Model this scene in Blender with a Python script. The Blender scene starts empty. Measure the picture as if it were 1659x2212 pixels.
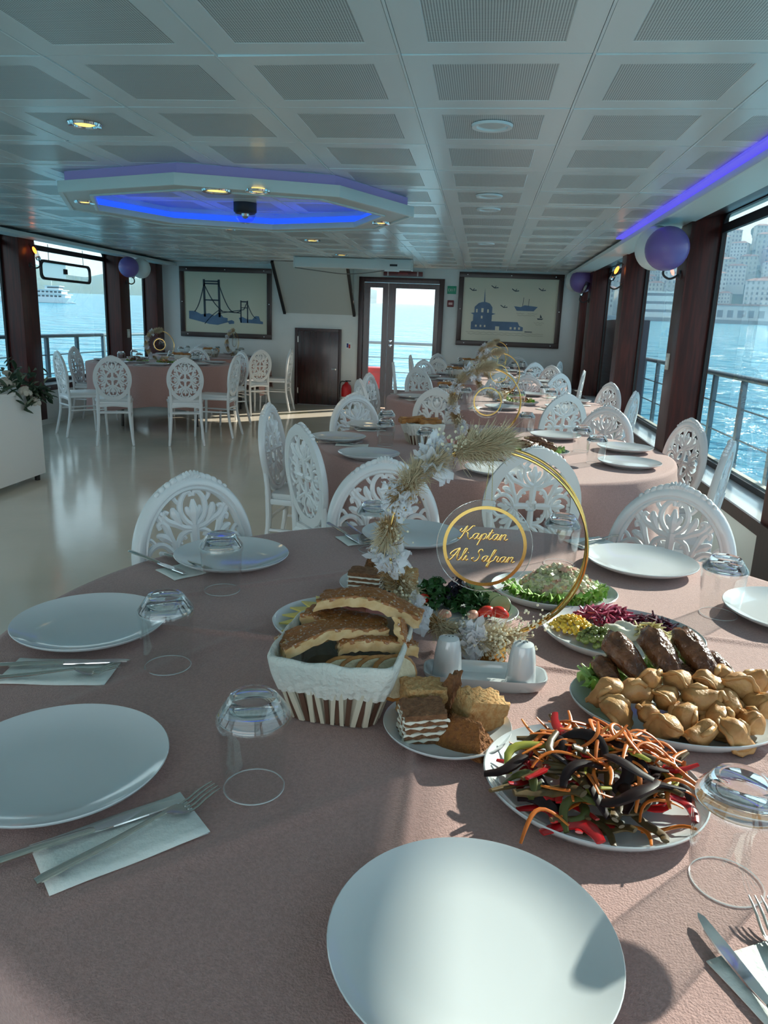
import bpy, bmesh, math, random
from mathutils import Vector, Matrix
sc = bpy.context.scene
col = sc.collection
rnd = random.Random(11)
PI = math.pi
sin, cos = math.sin, math.cos

# ------------------------------------------------------------------ camera
IMW, IMH, FPX = 1659.0, 2212.0, 1609.76
PITCH, ROLL, YAW, CAMZ = math.radians(14.234), math.radians(2.15), math.radians(6.871), 1.324
_f = Vector((-sin(YAW)*cos(PITCH), cos(YAW)*cos(PITCH), -sin(PITCH)))
_r = Vector((cos(YAW), sin(YAW), 0)); _u = _r.cross(_f)
_R = cos(ROLL)*_r + sin(ROLL)*_u; _U = -sin(ROLL)*_r + cos(ROLL)*_u
cam_d = bpy.data.cameras.new('camera'); cam = bpy.data.objects.new('camera', cam_d); col.objects.link(cam)
cam_d.sensor_fit = 'VERTICAL'; cam_d.sensor_height = 36.0; cam_d.lens = 36.0*FPX/IMH
cam_d.clip_start = 0.02; cam_d.clip_end = 20000
m3 = Matrix((_R, _U, -_f)).transposed()
cam.matrix_world = Matrix.Translation((0, 0, CAMZ)) @ m3.to_4x4()
sc.camera = cam

def _ray(px, py): return _f + (px-IMW/2)/FPX*_R - (py-IMH/2)/FPX*_U
def Z(px, py, z):          # photo pixel -> point on the level plane z
    d = _ray(px, py); t = (z-CAMZ)/d.z; return Vector((d.x*t, d.y*t, z))
def Yp(px, py, y):         # photo pixel -> point on the cross plane y
    d = _ray(px, py); t = y/d.y; return Vector((d.x*t, y, CAMZ+d.z*t))
def Xp(px, py, x):
    d = _ray(px, py); t = x/d.x; return Vector((x, d.y*t, CAMZ+d.z*t))

# ------------------------------------------------------------------ world, sun, exposure
SKY_STRENGTH = 2.2
SUN_STRENGTH = 15.5
SUN_AZ, SUN_EL = math.radians(43), math.radians(27.4)
sc.view_settings.view_transform = 'Standard'; sc.view_settings.look = 'None'
sc.view_settings.gamma = 1.0; sc.view_settings.use_curve_mapping = False
sc.view_settings.exposure = 0.50
sc.cycles.use_denoising = True
sc.cycles.max_bounces = 8; sc.cycles.transparent_max_bounces = 20
sc.cycles.diffuse_bounces = 4; sc.cycles.glossy_bounces = 3; sc.cycles.transmission_bounces = 6
sc.cycles.sample_clamp_indirect = 6.0; sc.cycles.caustics_reflective = False; sc.cycles.caustics_refractive = False
w = bpy.data.worlds.new('sky'); sc.world = w; w.use_nodes = True
nt = w.node_tree; nt.nodes.clear()
geo = nt.nodes.new('ShaderNodeTexCoord'); sep = nt.nodes.new('ShaderNodeSeparateXYZ'); ramp = nt.nodes.new('ShaderNodeValToRGB')
bg = nt.nodes.new('ShaderNodeBackground'); wo = nt.nodes.new('ShaderNodeOutputWorld')
cl = nt.nodes.new('ShaderNodeTexNoise'); cl.inputs['Scale'].default_value = 2.2; cl.inputs['Detail'].default_value = 4
mixc = nt.nodes.new('ShaderNodeMix'); mixc.data_type = 'RGBA'
cr2 = nt.nodes.new('ShaderNodeValToRGB')
nt.links.new(geo.outputs['Generated'], sep.inputs[0]); nt.links.new(sep.outputs['Z'], ramp.inputs['Fac'])
nt.links.new(geo.outputs['Generated'], cl.inputs['Vector'])
e = ramp.color_ramp.elements
e[0].position = 0.0; e[0].color = (0.905, 0.95, 0.95, 1)
e[1].position = 0.55; e[1].color = (0.60, 0.75, 0.88, 1)
cr2.color_ramp.elements[0].position = 0.45; cr2.color_ramp.elements[0].color = (0, 0, 0, 1)
cr2.color_ramp.elements[1].position = 0.75; cr2.color_ramp.elements[1].color = (.55, .55, .55, 1)
nt.links.new(cl.outputs['Fac'], cr2.inputs['Fac']); nt.links.new(cr2.outputs['Color'], mixc.inputs['Factor'])
nt.links.new(ramp.outputs['Color'], mixc.inputs['A']); mixc.inputs['B'].default_value = (0.95, 0.97, 0.98, 1)
nt.links.new(mixc.outputs['Result'], bg.inputs['Color']); bg.inputs['Strength'].default_value = SKY_STRENGTH
nt.links.new(bg.outputs[0], wo.inputs['Surface'])
sd = bpy.data.lights.new('sun', 'SUN'); sd.energy = SUN_STRENGTH; sd.angle = math.radians(1.3); sd.color = (1.0, 0.85, 0.72)
sun = bpy.data.objects.new('sun', sd); col.objects.link(sun)
sdir = Vector((sin(SUN_AZ)*cos(SUN_EL), cos(SUN_AZ)*cos(SUN_EL), sin(SUN_EL)))
sun.rotation_euler = sdir.to_track_quat('Z', 'Y').to_euler()
sun.location = sdir*30

# ------------------------------------------------------------------ materials
def mat(name, c, rough=.5, metal=0.0, spec=.5, c2=None, nscale=8, ndetail=4, ncont=(.35, .65), bump=0, bscale=60, bdetail=3,
        coat=0, sheen=0, emit=None, estr=0, trans=0, sss=0, stretch=None, alpha=1, aniso=0, ior=None):
    m = bpy.data.materials.new(name); m.use_nodes = True; t = m.node_tree; b = t.nodes['Principled BSDF']
    b.inputs['Base Color'].default_value = (*c, 1); b.inputs['Roughness'].default_value = rough
    b.inputs['Metallic'].default_value = metal; b.inputs['Specular IOR Level'].default_value = spec
    b.inputs['Coat Weight'].default_value = coat; b.inputs['Coat Roughness'].default_value = .08
    b.inputs['Sheen Weight'].default_value = sheen; b.inputs['Transmission Weight'].default_value = trans
    b.inputs['Alpha'].default_value = alpha
    if ior: b.inputs['IOR'].default_value = ior
    if sss:
        b.inputs['Subsurface Weight'].default_value = sss; b.inputs['Subsurface Radius'].default_value = (.01, .006, .004)
    if emit:
        b.inputs['Emission Color'].default_value = (*emit, 1); b.inputs['Emission Strength'].default_value = estr
    tc = None
    if c2 or bump:
        tc = t.nodes.new('ShaderNodeTexCoord'); src = tc.outputs['Object']
        if stretch:
            mp = t.nodes.new('ShaderNodeMapping'); mp.inputs['Scale'].default_value = stretch
            t.links.new(src, mp.inputs['Vector']); src = mp.outputs['Vector']
    if c2:
        n = t.nodes.new('ShaderNodeTexNoise'); n.inputs['Scale'].default_value = nscale; n.inputs['Detail'].default_value = ndetail
        r = t.nodes.new('ShaderNodeValToRGB'); r.color_ramp.elements[0].position = ncont[0]; r.color_ramp.elements[1].position = ncont[1]
        r.color_ramp.elements[0].color = (*c, 1); r.color_ramp.elements[1].color = (*c2, 1)
        t.links.new(src, n.inputs['Vector']); t.links.new(n.outputs['Fac'], r.inputs['Fac']); t.links.new(r.outputs['Color'], b.inputs['Base Color'])
    if bump:
        n = t.nodes.new('ShaderNodeTexNoise'); n.inputs['Scale'].default_value = bscale; n.inputs['Detail'].default_value = bdetail
        bp = t.nodes.new('ShaderNodeBump'); bp.inputs['Strength'].default_value = bump; bp.inputs['Distance'].default_value = .01
        t.links.new(src, n.inputs['Vector']); t.links.new(n.outputs['Fac'], bp.inputs['Height']); t.links.new(bp.outputs['Normal'], b.inputs['Normal'])
    return m

def thin_glass(name, tint, refl=1.0, rough=0.0, ior=1.5):
    m = bpy.data.materials.new(name); m.use_nodes = True; t = m.node_tree; t.nodes.clear()
    o = t.nodes.new('ShaderNodeOutputMaterial'); mx = t.nodes.new('ShaderNodeMixShader')
    a = t.nodes.new('ShaderNodeBsdfTransparent'); a.inputs['Color'].default_value = (*tint, 1)
    g = t.nodes.new('ShaderNodeBsdfGlossy'); g.inputs['Roughness'].default_value = rough; g.inputs['Color'].default_value = (refl, refl, refl, 1)
    f = t.nodes.new('ShaderNodeFresnel'); f.inputs['IOR'].default_value = ior
    gn = t.nodes.new('ShaderNodeNewGeometry'); sb = t.nodes.new('ShaderNodeMath'); sb.operation = 'SUBTRACT'; sb.inputs[0].default_value = 1.0
    ml = t.nodes.new('ShaderNodeMath'); ml.operation = 'MULTIPLY'
    t.links.new(gn.outputs['Backfacing'], sb.inputs[1]); t.links.new(sb.outputs[0], ml.inputs[0]); t.links.new(f.outputs[0], ml.inputs[1])
    t.links.new(ml.outputs[0], mx.inputs[0]); t.links.new(a.outputs[0], mx.inputs[1]); t.links.new(g.outputs[0], mx.inputs[2]); t.links.new(mx.outputs[0], o.inputs[0])
    return m

# ------------------------------------------------------------------ mesh builder
class MB:
    def __init__(s): s.v = []; s.f = []; s.mi = []; s.cur = 0
    def add(s, vs, fs, M=None):
        o = len(s.v)
        if M is not None: vs = [M @ Vector(p) for p in vs]
        s.v += [tuple(p) for p in vs]; s.f += [tuple(i+o for i in f) for f in fs]; s.mi += [s.cur]*len(fs); return s
    def box(s, x0, x1, y0, y1, z0, z1, M=None):
        return s.add([(x0,y0,z0),(x1,y0,z0),(x1,y1,z0),(x0,y1,z0),(x0,y0,z1),(x1,y0,z1),(x1,y1,z1),(x0,y1,z1)],
                     [(3,2,1,0),(4,5,6,7),(0,1,5,4),(1,2,6,5),(2,3,7,6),(3,0,4,7)], M)
    def tube(s, pts, r, seg=8, flat=1.0, up=None, cap=True, closed=False, M=None):
        P = [Vector(p) for p in pts]; n = len(P); rr = r if isinstance(r, (list, tuple)) else [r]*n
        if up is not None: up = Vector(up)
        vs = []; fs = []; prev = None
        for i in range(n):
            if closed: t = P[(i+1) % n]-P[i-1]
            else: t = P[min(i+1, n-1)]-P[max(i-1, 0)]
            if t.length < 1e-9: t = Vector((0, 0, 1))
            t.normalize()
            if up is not None: a = up.cross(t)
            elif prev is not None: a = prev - t*prev.dot(t)
            else: a = (Vector((0, 0, 1)) if abs(t.z) < .9 else Vector((1, 0, 0))).cross(t)
            if a.length < 1e-6: a = t.orthogonal()
            a.normalize(); b = t.cross(a); prev = a
            for k in range(seg):
                q = 2*PI*(k+.5)/seg; vs.append(P[i]+a*(cos(q)*rr[i])+b*(sin(q)*rr[i]*flat))
        m = n if closed else n-1
        for i in range(m):
            j = (i+1) % n
            for k in range(seg):
                l = (k+1) % seg; fs.append((i*seg+k, i*seg+l, j*seg+l, j*seg+k))
        if cap and not closed: fs.append(tuple(range(seg-1, -1, -1))); fs.append(tuple((n-1)*seg+k for k in range(seg)))
        return s.add(vs, fs, M)
    def lathe(s, prof, seg=32, sx=1, sy=1, M=None, wob=None, cap=True):
        vs = []; fs = []; n = len(prof)
        for (r, z) in prof:
            for k in range(seg):
                q = 2*PI*k/seg; rr = r*(wob(q, z) if wob else 1); vs.append((rr*cos(q)*sx, rr*sin(q)*sy, z))
        for i in range(n-1):
            for k in range(seg):
                l = (k+1) % seg; fs.append((i*seg+k, i*seg+l, (i+1)*seg+l, (i+1)*seg+k))
        if cap and prof[0][0] > 1e-6: fs.append(tuple(range(seg-1, -1, -1)))
        if cap and prof[-1][0] > 1e-6: fs.append(tuple((n-1)*seg+k for k in range(seg)))
        return s.add(vs, fs, M)
    def ell(s, c, r, seg=10, rings=6, M=None, fn=None):
        vs = []; fs = []; c = Vector(c)
        if not isinstance(r, (tuple, list)): r = (r, r, r)
        vs.append(Vector((0, 0, -1)))
        for i in range(1, rings):
            p = -PI/2+PI*i/rings
            for k in range(seg): vs.append(Vector((cos(p)*cos(2*PI*k/seg), cos(p)*sin(2*PI*k/seg), sin(p))))
        vs.append(Vector((0, 0, 1)))
        for k in range(seg): fs.append((0, 1+(k+1) % seg, 1+k))
        for i in range(rings-2):
            for k in range(seg):
                l = (k+1) % seg; a = 1+i*seg; fs.append((a+k, a+l, a+seg+l, a+seg+k))
        t = len(vs)-1; a = 1+(rings-2)*seg
        for k in range(seg): fs.append((a+k, a+(k+1) % seg, t))
        out = []
        for p in vs:
            q = Vector((p.x*r[0], p.y*r[1], p.z*r[2]))
            if fn: q = fn(p, q)
            if M is not None: q = M.to_3x3() @ q
            out.append(q+c)
        return s.add(out, fs)
    def grid(s, fn, nu, nv, closeu=False):
        vs = []; fs = []; mu = nu if closeu else nu+1
        for j in range(nv+1):
            for i in range(mu): vs.append(fn(i/nu, j/nv))
        for j in range(nv):
            for i in range(nu):
                k = (i+1) % mu; fs.append((j*mu+i, j*mu+k, (j+1)*mu+k, (j+1)*mu+i))
        return s.add(vs, fs)
    def poly(s, pts, d, axis='y'):
        # flat outline (list of 2D points, counter-clockwise) pushed out by d along axis
        n = len(pts); f = (lambda p, h: (p[0], h, p[1])) if axis == 'y' else (lambda p, h: (p[0], p[1], h))
        vs = [f(p, 0) for p in pts]+[f(p, d) for p in pts]
        fs = [tuple(range(n)), tuple(range(2*n-1, n-1, -1))]+[(i, i+n, (i+1) % n+n, (i+1) % n) for i in range(n)]
        return s.add(vs, fs)
    def build(s, name, m, parent=None, smooth=False, bevel=0, seg=2, sharp=None):
        me = bpy.data.meshes.new(name); me.from_pydata(s.v, [], s.f)
        ms = m if isinstance(m, (list, tuple)) else [m]
        for x in ms: me.materials.append(x)
        if len(ms) > 1: me.polygons.foreach_set('material_index', s.mi)
        bm = bmesh.new(); bm.from_mesh(me)
        bmesh.ops.recalc_face_normals(bm, faces=bm.faces)
        if bevel:
            ed = [e_ for e_ in bm.edges if len(e_.link_faces) == 2 and e_.calc_face_angle(0) > .6]
            bmesh.ops.bevel(bm, geom=ed, offset=bevel, segments=seg, profile=.7, affect='EDGES')
        bm.to_mesh(me); bm.free()
        if smooth or bevel:
            me.polygons.foreach_set('use_smooth', [True]*len(me.polygons))
            me.set_sharp_from_angle(angle=sharp or math.radians(45))
        me.update()
        return link(name, me, parent)

KIDS = {}
def link(name, data, parent=None):
    o = bpy.data.objects.new(name, data); col.objects.link(o)
    if parent is not None:
        o.parent = parent; KIDS.setdefault(parent.name, []).append(o)
    return o
def tag(o, label, cat, group=None, kind=None):
    o['label'] = label; o['category'] = cat
    if group: o['group'] = group
    if kind: o['kind'] = kind
    return o
def thing(name, label, cat, loc=(0, 0, 0), rz=0, group=None):
    o = link(name, None); o.empty_display_size = .05; o.location = loc; o.rotation_euler = (0, 0, rz)
    return tag(o, label, cat, group)
def struct(o): o['kind'] = 'structure'; return o
def stuff(o): o['kind'] = 'stuff'; return o
def place(o, loc, rot=(0, 0, 0), scale=None):
    o.location = loc; o.rotation_euler = rot
    if scale: o.scale = (scale,)*3 if not isinstance(scale, (tuple, list)) else scale
    return o
def dup(root, parent=None):
    c = root.copy(); col.objects.link(c)
    if parent is not None: c.parent = parent; KIDS.setdefault(parent.name, []).append(c)
    for k in KIDS.get(root.name, []): dup(k, c)
    return c
class Proto:
    # the first use hands out the original, later uses hand out copies
    def __init__(s, o): s.o = o; s.used = False
    def get(s):
        if not s.used: s.used = True; return s.o
        return dup(s.o)
def cr(pts, n=4, closed=False):
    P = [Vector(p) for p in pts]; out = []; m = len(P)
    for i in range(m if closed else m-1):
        if closed: a, b, c, d = P[i-1], P[i], P[(i+1) % m], P[(i+2) % m]
        else: a, b, c, d = P[max(i-1, 0)], P[i], P[i+1], P[min(i+2, m-1)]
        for k in range(n):
            t = k/n; out.append(.5*((2*b)+(c-a)*t+(2*a-5*b+4*c-d)*t*t+(3*b-a-3*c+d)*t**3))
    if not closed: out.append(P[-1])
    return out
def lerp(a, b, t): return a+(b-a)*t
def RZ(a): return Matrix.Rotation(a, 4, 'Z')
def RX(a): return Matrix.Rotation(a, 4, 'X')
def RY(a): return Matrix.Rotation(a, 4, 'Y')
def T(*p): return Matrix.Translation(p if len(p) == 3 else p[0])

# palette
WHITE_PAINT = mat('white wall paint', (.76, .78, .76), .55, c2=(.72, .74, .72), nscale=3)
MAHOG = mat('mahogany veneer', (.085, .016, .012), .33, c2=(.04, .009, .008), nscale=6, stretch=(9, 9, .6), spec=.3)
MAHOG_DK = mat('dark mahogany', (.05, .014, .013), .3, c2=(.03, .009, .009), nscale=6, stretch=(9, 9, .6))
BLACKR = mat('black rubber', (.012, .012, .014), .5)
LACQ = mat('white chair lacquer', (.80, .82, .83), .26, coat=.25)
PORC = mat('white porcelain', (.64, .67, .69), .12, coat=.5)
STEEL = mat('brushed cutlery steel', (.62, .60, .56), .22, metal=1)
CHROME = mat('polished chrome', (.8, .8, .8), .08, metal=1)
GOLD = mat('polished gold metal', (.66, .42, .13), .18, metal=1)
WARMLAMP = mat('warm lit lamp lens', (.9, .7, .3), .4, emit=(1.0, .62, .12), estr=1.5)
CLEAR = thin_glass('clear drinking glass', (.972, .982, .982), ior=1.75)
SOLIDGLASS = bpy.data.materials.new('thick clear glass'); SOLIDGLASS.use_nodes = True; _t = SOLIDGLASS.node_tree; _t.nodes.clear()
_o = _t.nodes.new('ShaderNodeOutputMaterial'); _m = _t.nodes.new('ShaderNodeMixShader'); _g = _t.nodes.new('ShaderNodeBsdfGlass'); _g.inputs['IOR'].default_value = 1.46; _g.inputs['Roughness'].default_value = .01
_a = _t.nodes.new('ShaderNodeBsdfTransparent'); _a.inputs['Color'].default_value = (.97, .985, .985, 1); _m.inputs[0].default_value = .97
_t.links.new(_a.outputs[0], _m.inputs[1]); _t.links.new(_g.outputs[0], _m.inputs[2]); _t.links.new(_m.outputs[0], _o.inputs[0])
# ================================================================== THE ROOM
XR, XRW, XL, XLW, YB, YS, ZC = 1.39, 1.605, -5.12, -5.335, 11.86, -3.99, 2.145
def flat_mat_floor():
    m = mat('glossy beige floor', (.66, .64, .56), .13, c2=(.60, .585, .51), nscale=1.6, ndetail=6, bump=.06, bscale=14)
    return m
FLOORM = flat_mat_floor()
struct(MB().box(XLW-.02, XRW+.02, YS, YB, -.06, 0).build('floor', FLOORM))

# ceiling: slab + tiles with perforated centre + bright grid rails
CEILW = mat('ceiling tile enamel', (.80, .83, .82), .24, spec=.6)
RAILW = mat('ceiling grid rail', (.80, .84, .84), .3)
def perforated():
    m = mat('perforated tile metal', (.5, .53, .53), .34); t = m.node_tree; b = t.nodes['Principled BSDF']
    tc = t.nodes.new('ShaderNodeTexCoord'); sp = t.nodes.new('ShaderNodeSeparateXYZ'); t.links.new(tc.outputs['Object'], sp.inputs[0])
    out = []
    for ax in 'XY':
        a = t.nodes.new('ShaderNodeMath'); a.operation = 'MULTIPLY'; a.inputs[1].default_value = 2*PI/.008; t.links.new(sp.outputs[ax], a.inputs[0])
        c = t.nodes.new('ShaderNodeMath'); c.operation = 'COSINE'; t.links.new(a.outputs[0], c.inputs[0]); out.append(c)
    ad = t.nodes.new('ShaderNodeMath'); ad.operation = 'ADD'; t.links.new(out[0].outputs[0], ad.inputs[0]); t.links.new(out[1].outputs[0], ad.inputs[1])
    r = t.nodes.new('ShaderNodeValToRGB'); r.color_ramp.elements[0].position = .48; r.color_ramp.elements[0].color = (.74, .77, .76, 1)
    r.color_ramp.elements[1].position = .62; r.color_ramp.elements[1].color = (.20, .22, .22, 1)
    mr = t.nodes.new('ShaderNodeMapRange'); mr.inputs[1].default_value = -2; mr.inputs[2].default_value = 2
    t.links.new(ad.outputs[0], mr.inputs[0]); t.links.new(mr.outputs[0], r.inputs['Fac']); t.links.new(r.outputs['Color'], b.inputs['Base Color'])
    return m
PERF = perforated()
ceil = struct(MB().box(XLW-.1, 1.74, YS, YB+.15, 2.165, 2.30).build('ceiling', WHITE_PAINT))  # right edge carried past the glass to block sun through the top slit
def tile_mesh():
    # shallow dished pan: outer lip, flat field, open centre where the perforated sheet sits
    b = MB(); h = .297; rings = [(h, .012), (h-.003, 0), (.205, .0008), (.202, .003)]
    vs = []; fs = []
    for (a, z) in rings: vs += [(-a, -a, z), (a, -a, z), (a, a, z), (-a, a, z)]
    for i in range(len(rings)-1):
        for k in range(4): fs.append((i*4+k, (i+1)*4+k, (i+1)*4+(k+1) % 4, i*4+(k+1) % 4))
    b.add(vs, fs); return b
tile0 = tile_mesh().build('ceiling_tile', CEILW, ceil); perf0 = MB().box(-.202, .202, -.202, .202, .0022, .006).build('perforated_sheet', PERF, tile0)
first = True
for i in range(11):
    for j in range(26):
        cx, cy = -5.12+.6*i+.3, 2.61-6.0+.6*j+.3
        if cy > YB-.2: continue
        if first: t_ = tile0; first = False
        else:
            t_ = tile0.copy(); col.objects.link(t_); p_ = perf0.copy(); col.objects.link(p_); p_.parent = t_
        t_.location = (cx, cy, ZC); t_.rotation_euler = (rnd.gauss(0, .0042), rnd.gauss(0, .0035), 0)
for i in range(12):
    x = -5.12+.6*i
    MB().box(x-.004, x+.004, YS, YB, ZC-.001, ZC+.014).build('grid_rail', RAILW, ceil)
MB().box(XLW, XRW, YB-.28, YB, ZC, ZC+.02).build('edge_panel', CEILW, ceil)

# soffits along both sides with a lip; the right one hides a violet light strip
SOFF = mat('soffit enamel', (.72, .76, .74), .4)
for nm, x0, x1, lip in (('trim_1', 1.19, XR+.02, 1.17), ('trim_2', XL-.02, XL+.22, XL+.22)):
    b = MB(); b.box(x0, x1, YS, YB, 2.086, 2.10); o = struct(b.build(nm, SOFF))
    MB().box(lip, lip+.025, YS, YB, 2.08, 2.118).build('lip', SOFF, o, bevel=.005)
LEDO = mat('dim violet light strip', (.26, .24, .42), .5, emit=(.10, .09, .26), estr=.25)
LEDV = mat('violet light strip', (.1, .08, .5), .5, emit=(.08, .07, .55), estr=.85)
LEDB = mat('blue light strip', (.05, .1, .6), .5, emit=(.01, .055, .85), estr=1.3)
tag(MB().box(1.125, 1.205, .4, 7.3, 2.126, 2.1405).build('light_strip_and_glow', LEDV), 'violet light strip, widened to stand for its glow on the ceiling above the right windows', 'light strip')  # emitter made wider than the strip to imitate its glow on the ceiling

# back wall with door opening
D0, D1, DT = -1.945, -.63, 2.0
b = MB(); b.box(XLW, D0, YB, YB+.12, 0, ZC+.1); b.box(D1, XRW, YB, YB+.12, 0, ZC+.1); b.box(D0, D1, YB, YB+.12, DT, ZC+.1)
wall_back = struct(b.build('wall_back', WHITE_PAINT))
b = MB(); b.box(XL, -2.96, YB-.015, YB, 0, .07); b.box(-2.19, D0, YB-.015, YB, 0, .07); b.box(D1, XR, YB-.015, YB, 0, .07)
struct(b.build('baseboard_back', SOFF))

# side walls: low wall, sill fascia, pillars
def side_wall(name, xi, xw, sgn, ys):
    xo = xw+sgn*.03
    wl = struct(MB().box(min(xi, xo), max(xi, xo), YS, YB, 0, .395).build(name, WHITE_PAINT))
    MB().box(min(xi-sgn*.015, xi), max(xi-sgn*.015, xi), YS, YB, .392, .458).build('sill_fascia', MAHOG_DK, wl)
    for (a, c) in ys:
        MB().box(min(xi, xo), max(xi, xo), a, c, .395, 2.165).build('pillar', MAHOG, wl, bevel=.012)
        if c < YB-.3: MB().box(min(xi-sgn*.004, xi+sgn*.01), max(xi-sgn*.004, xi+sgn*.01), a, c, 0, .40).build('pillar_foot', MAHOG_DK, wl)
    # mahogany ceiling reveal between inner face and glass
    z = [(xi, 2.088), (xw, 2.135), (xw, 2.17), (xi, 2.17)]
    vs = [(p[0], YS, p[1]) for p in z]+[(p[0], YB, p[1]) for p in z]
    MB().add(vs, [(0,1,2,3),(7,6,5,4),(0,4,5,1),(1,5,6,2),(2,6,7,3),(3,7,4,0)]).build('header_reveal', MAHOG_DK, wl)
    struct(MB().box(min(xi, xi-sgn*.012), max(xi, xi-sgn*.012), YS, YB, 0, .06).build('baseboard_'+name[5:], SOFF))
    return wl
PR = [(-3.95, -3.62), (-1.46, -1.18), (.98, 1.26), (3.43, 3.70), (5.747, 6.03), (8.197, 8.45), (10.62, 10.94), (11.72, 11.86)]
PL = [(-3.95, -3.45), (-1.40, -1.1), (.95, 1.25), (3.30, 3.6), (5.65, 5.97), (8.044, 8.362), (10.393, 10.691), (11.62, 11.86)]
side_wall('wall_right', XR, XRW, 1, PR); side_wall('wall_left', XL, XLW, -1, PL)
TINT = thin_glass('tinted window glass', (.612, .695, .722), .8)
SILLM = mat('glossy white sill', (.74, .77, .78), .12, coat=.4)
def rr(x0, x1, z0, z1, r, n=4):
    out = []
    for (cx, cz, a0) in ((x1-r, z0+r, -90), (x1-r, z1-r, 0), (x0+r, z1-r, 90), (x0+r, z0+r, 180)):
        for k in range(n+1):
            a = math.radians(a0+90*k/n); out.append((cx+r*cos(a), cz+r*sin(a)))
    return out
def ring_plate(x, outer, inner, th):
    n = len(outer); b = MB()
    vs = [(x, p[0], p[1]) for p in outer]+[(x, p[0], p[1]) for p in inner]+[(x+th, p[0], p[1]) for p in outer]+[(x+th, p[0], p[1]) for p in inner]
    fs = []
    for i in range(n):
        j = (i+1) % n
        fs += [(i, j, n+j, n+i), (2*n+i, 3*n+i, 3*n+j, 2*n+j), (n+i, n+j, 3*n+j, 3*n+i), (i, 2*n+i, 2*n+j, j)]
    return b.add(vs, fs)
wn = 0
def window(x, xi, y0, y1, sgn):
    global wn
    wn += 1
    o = rr(y0-.01, y1+.01, .44, 2.16, .03); i_ = rr(y0+.03, y1-.03, .49, 2.125, .07)
    f = struct(ring_plate(x-.012, o, i_, .024).build('window_%d' % wn, BLACKR))
    MB().box(x-.014, x+.014, y0+.02, y1-.02, 2.01, 2.068).build('crossbar', BLACKR, f)
    MB().box(x-.002, x+.002, y0+.02, y1-.02, .48, 2.13).build('pane', TINT, f)
    MB().box(min(x-sgn*.012, xi), max(x-sgn*.012, xi), y0, y1, .44, .456).build('window_sill', SILLM, f)
    MB().box(x+sgn*.013, x+sgn*.05, y0+.03, y1-.03, .455, .50).build('outer_ledge', mat('pale outer ledge', (.5, .47, .38), .6), f)
for k in range(len(PR)-1): window(XRW, XR, PR[k][1], PR[k+1][0], 1)
for k in range(len(PL)-1): window(XLW, XL, PL[k][1], PL[k+1][0], -1)

# glazed double door in the back wall
DOORM = mat('dark door wood', (.03, .009, .008), .25, c2=(.045, .012, .011), nscale=5, stretch=(8, 8, .5), coat=.2)
d = struct(MB().box(D0, D0+.075, YB-.03, YB+.13, 0, DT).box(D1-.075, D1, YB-.03, YB+.13, 0, DT).box(D0+.075, D1-.075, YB-.03, YB+.13, DT-.075, DT).build('door_1', MAHOG_DK, bevel=.006))
DGL = thin_glass('door glass', (.74, .775, .79), .7)
def leaf(x0, x1, g0, g1, gz0, gz1):
    y0, y1 = YB+.02, YB+.07
    l = MB().box(x0, g0, y0, y1, .01, DT-.08).box(g1, x1, y0, y1, .01, DT-.08).box(g0, g1, y0, y1, .01, gz0).box(g0, g1, y0, y1, gz1, DT-.08).build('door_leaf', DOORM, d)
    MB().box(g0, g1, YB+.043, YB+.047, gz0, gz1).build('pane', DGL, l)
    return l
leaf(D0+.078, -1.49, -1.775, -1.578, .30, 1.848); l2 = leaf(-1.487, D1-.078, -1.376, -.773, .30, 1.845)
for z in (.985, 1.055):
    MB().lathe([(0, 0), (.028, 0), (.028, .012), (.014, .02), (.014, .035), (.024, .045), (.02, .06), (0, .062)], 16, M=T(-1.43, YB+.02, z) @ RX(PI/2)).build('door_knob', CHROME, l2, smooth=True)
# small service door
d2 = struct(MB().box(-2.95, -2.905, YB-.035, YB, 0, 1.2).box(-2.25, -2.205, YB-.035, YB, 0, 1.2).box(-2.905, -2.25, YB-.035, YB, 1.155, 1.2).build('door_2', MAHOG_DK, bevel=.004))
l3 = MB().box(-2.903, -2.252, YB-.022, YB-.002, .01, 1.152).build('door_leaf', DOORM, d2, bevel=.004)
for z in (.18, .98): MB().box(-2.912, -2.890, YB-.034, YB-.02, z, z+.09).build('hinge', STEEL, l3)
b = MB().lathe([(.018, 0), (.018, .008), (.008, .012), (.008, .04), (0, .041)], 12, M=T(-2.29, YB-.022, .585) @ RX(PI/2)); b.box(-2.345, -2.283, YB-.068, YB-.056, .578, .592)
b.build('lever_handle', CHROME, l3)

# sloping stair panel above the service door, dark edge trims
SLOPE = mat('grey stair panel', (.50, .53, .50), .55)
ya, za, yt, zt_ = YB-.002, 1.42, 11.12, 2.14
vs = []
for x in (-3.10, -2.03): vs += [(x, ya, za), (x, ya, zt_), (x, yt, zt_)]
sp_ = struct(MB().add(vs, [(0,1,2),(5,4,3),(0,2,5,3),(1,4,5,2),(0,3,4,1)]).build('trim_3', SLOPE))
for x in (-3.14, -2.03):
    b = MB(); L = math.hypot(ya-yt, zt_-za); a = math.atan2(zt_-za, ya-yt)
    b.box(0, .04, -.03, .02, 0, L, M=T(x, ya, za) @ RX(PI/2-a)); b.build('edge_trim', BLACKR, sp_)

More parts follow.
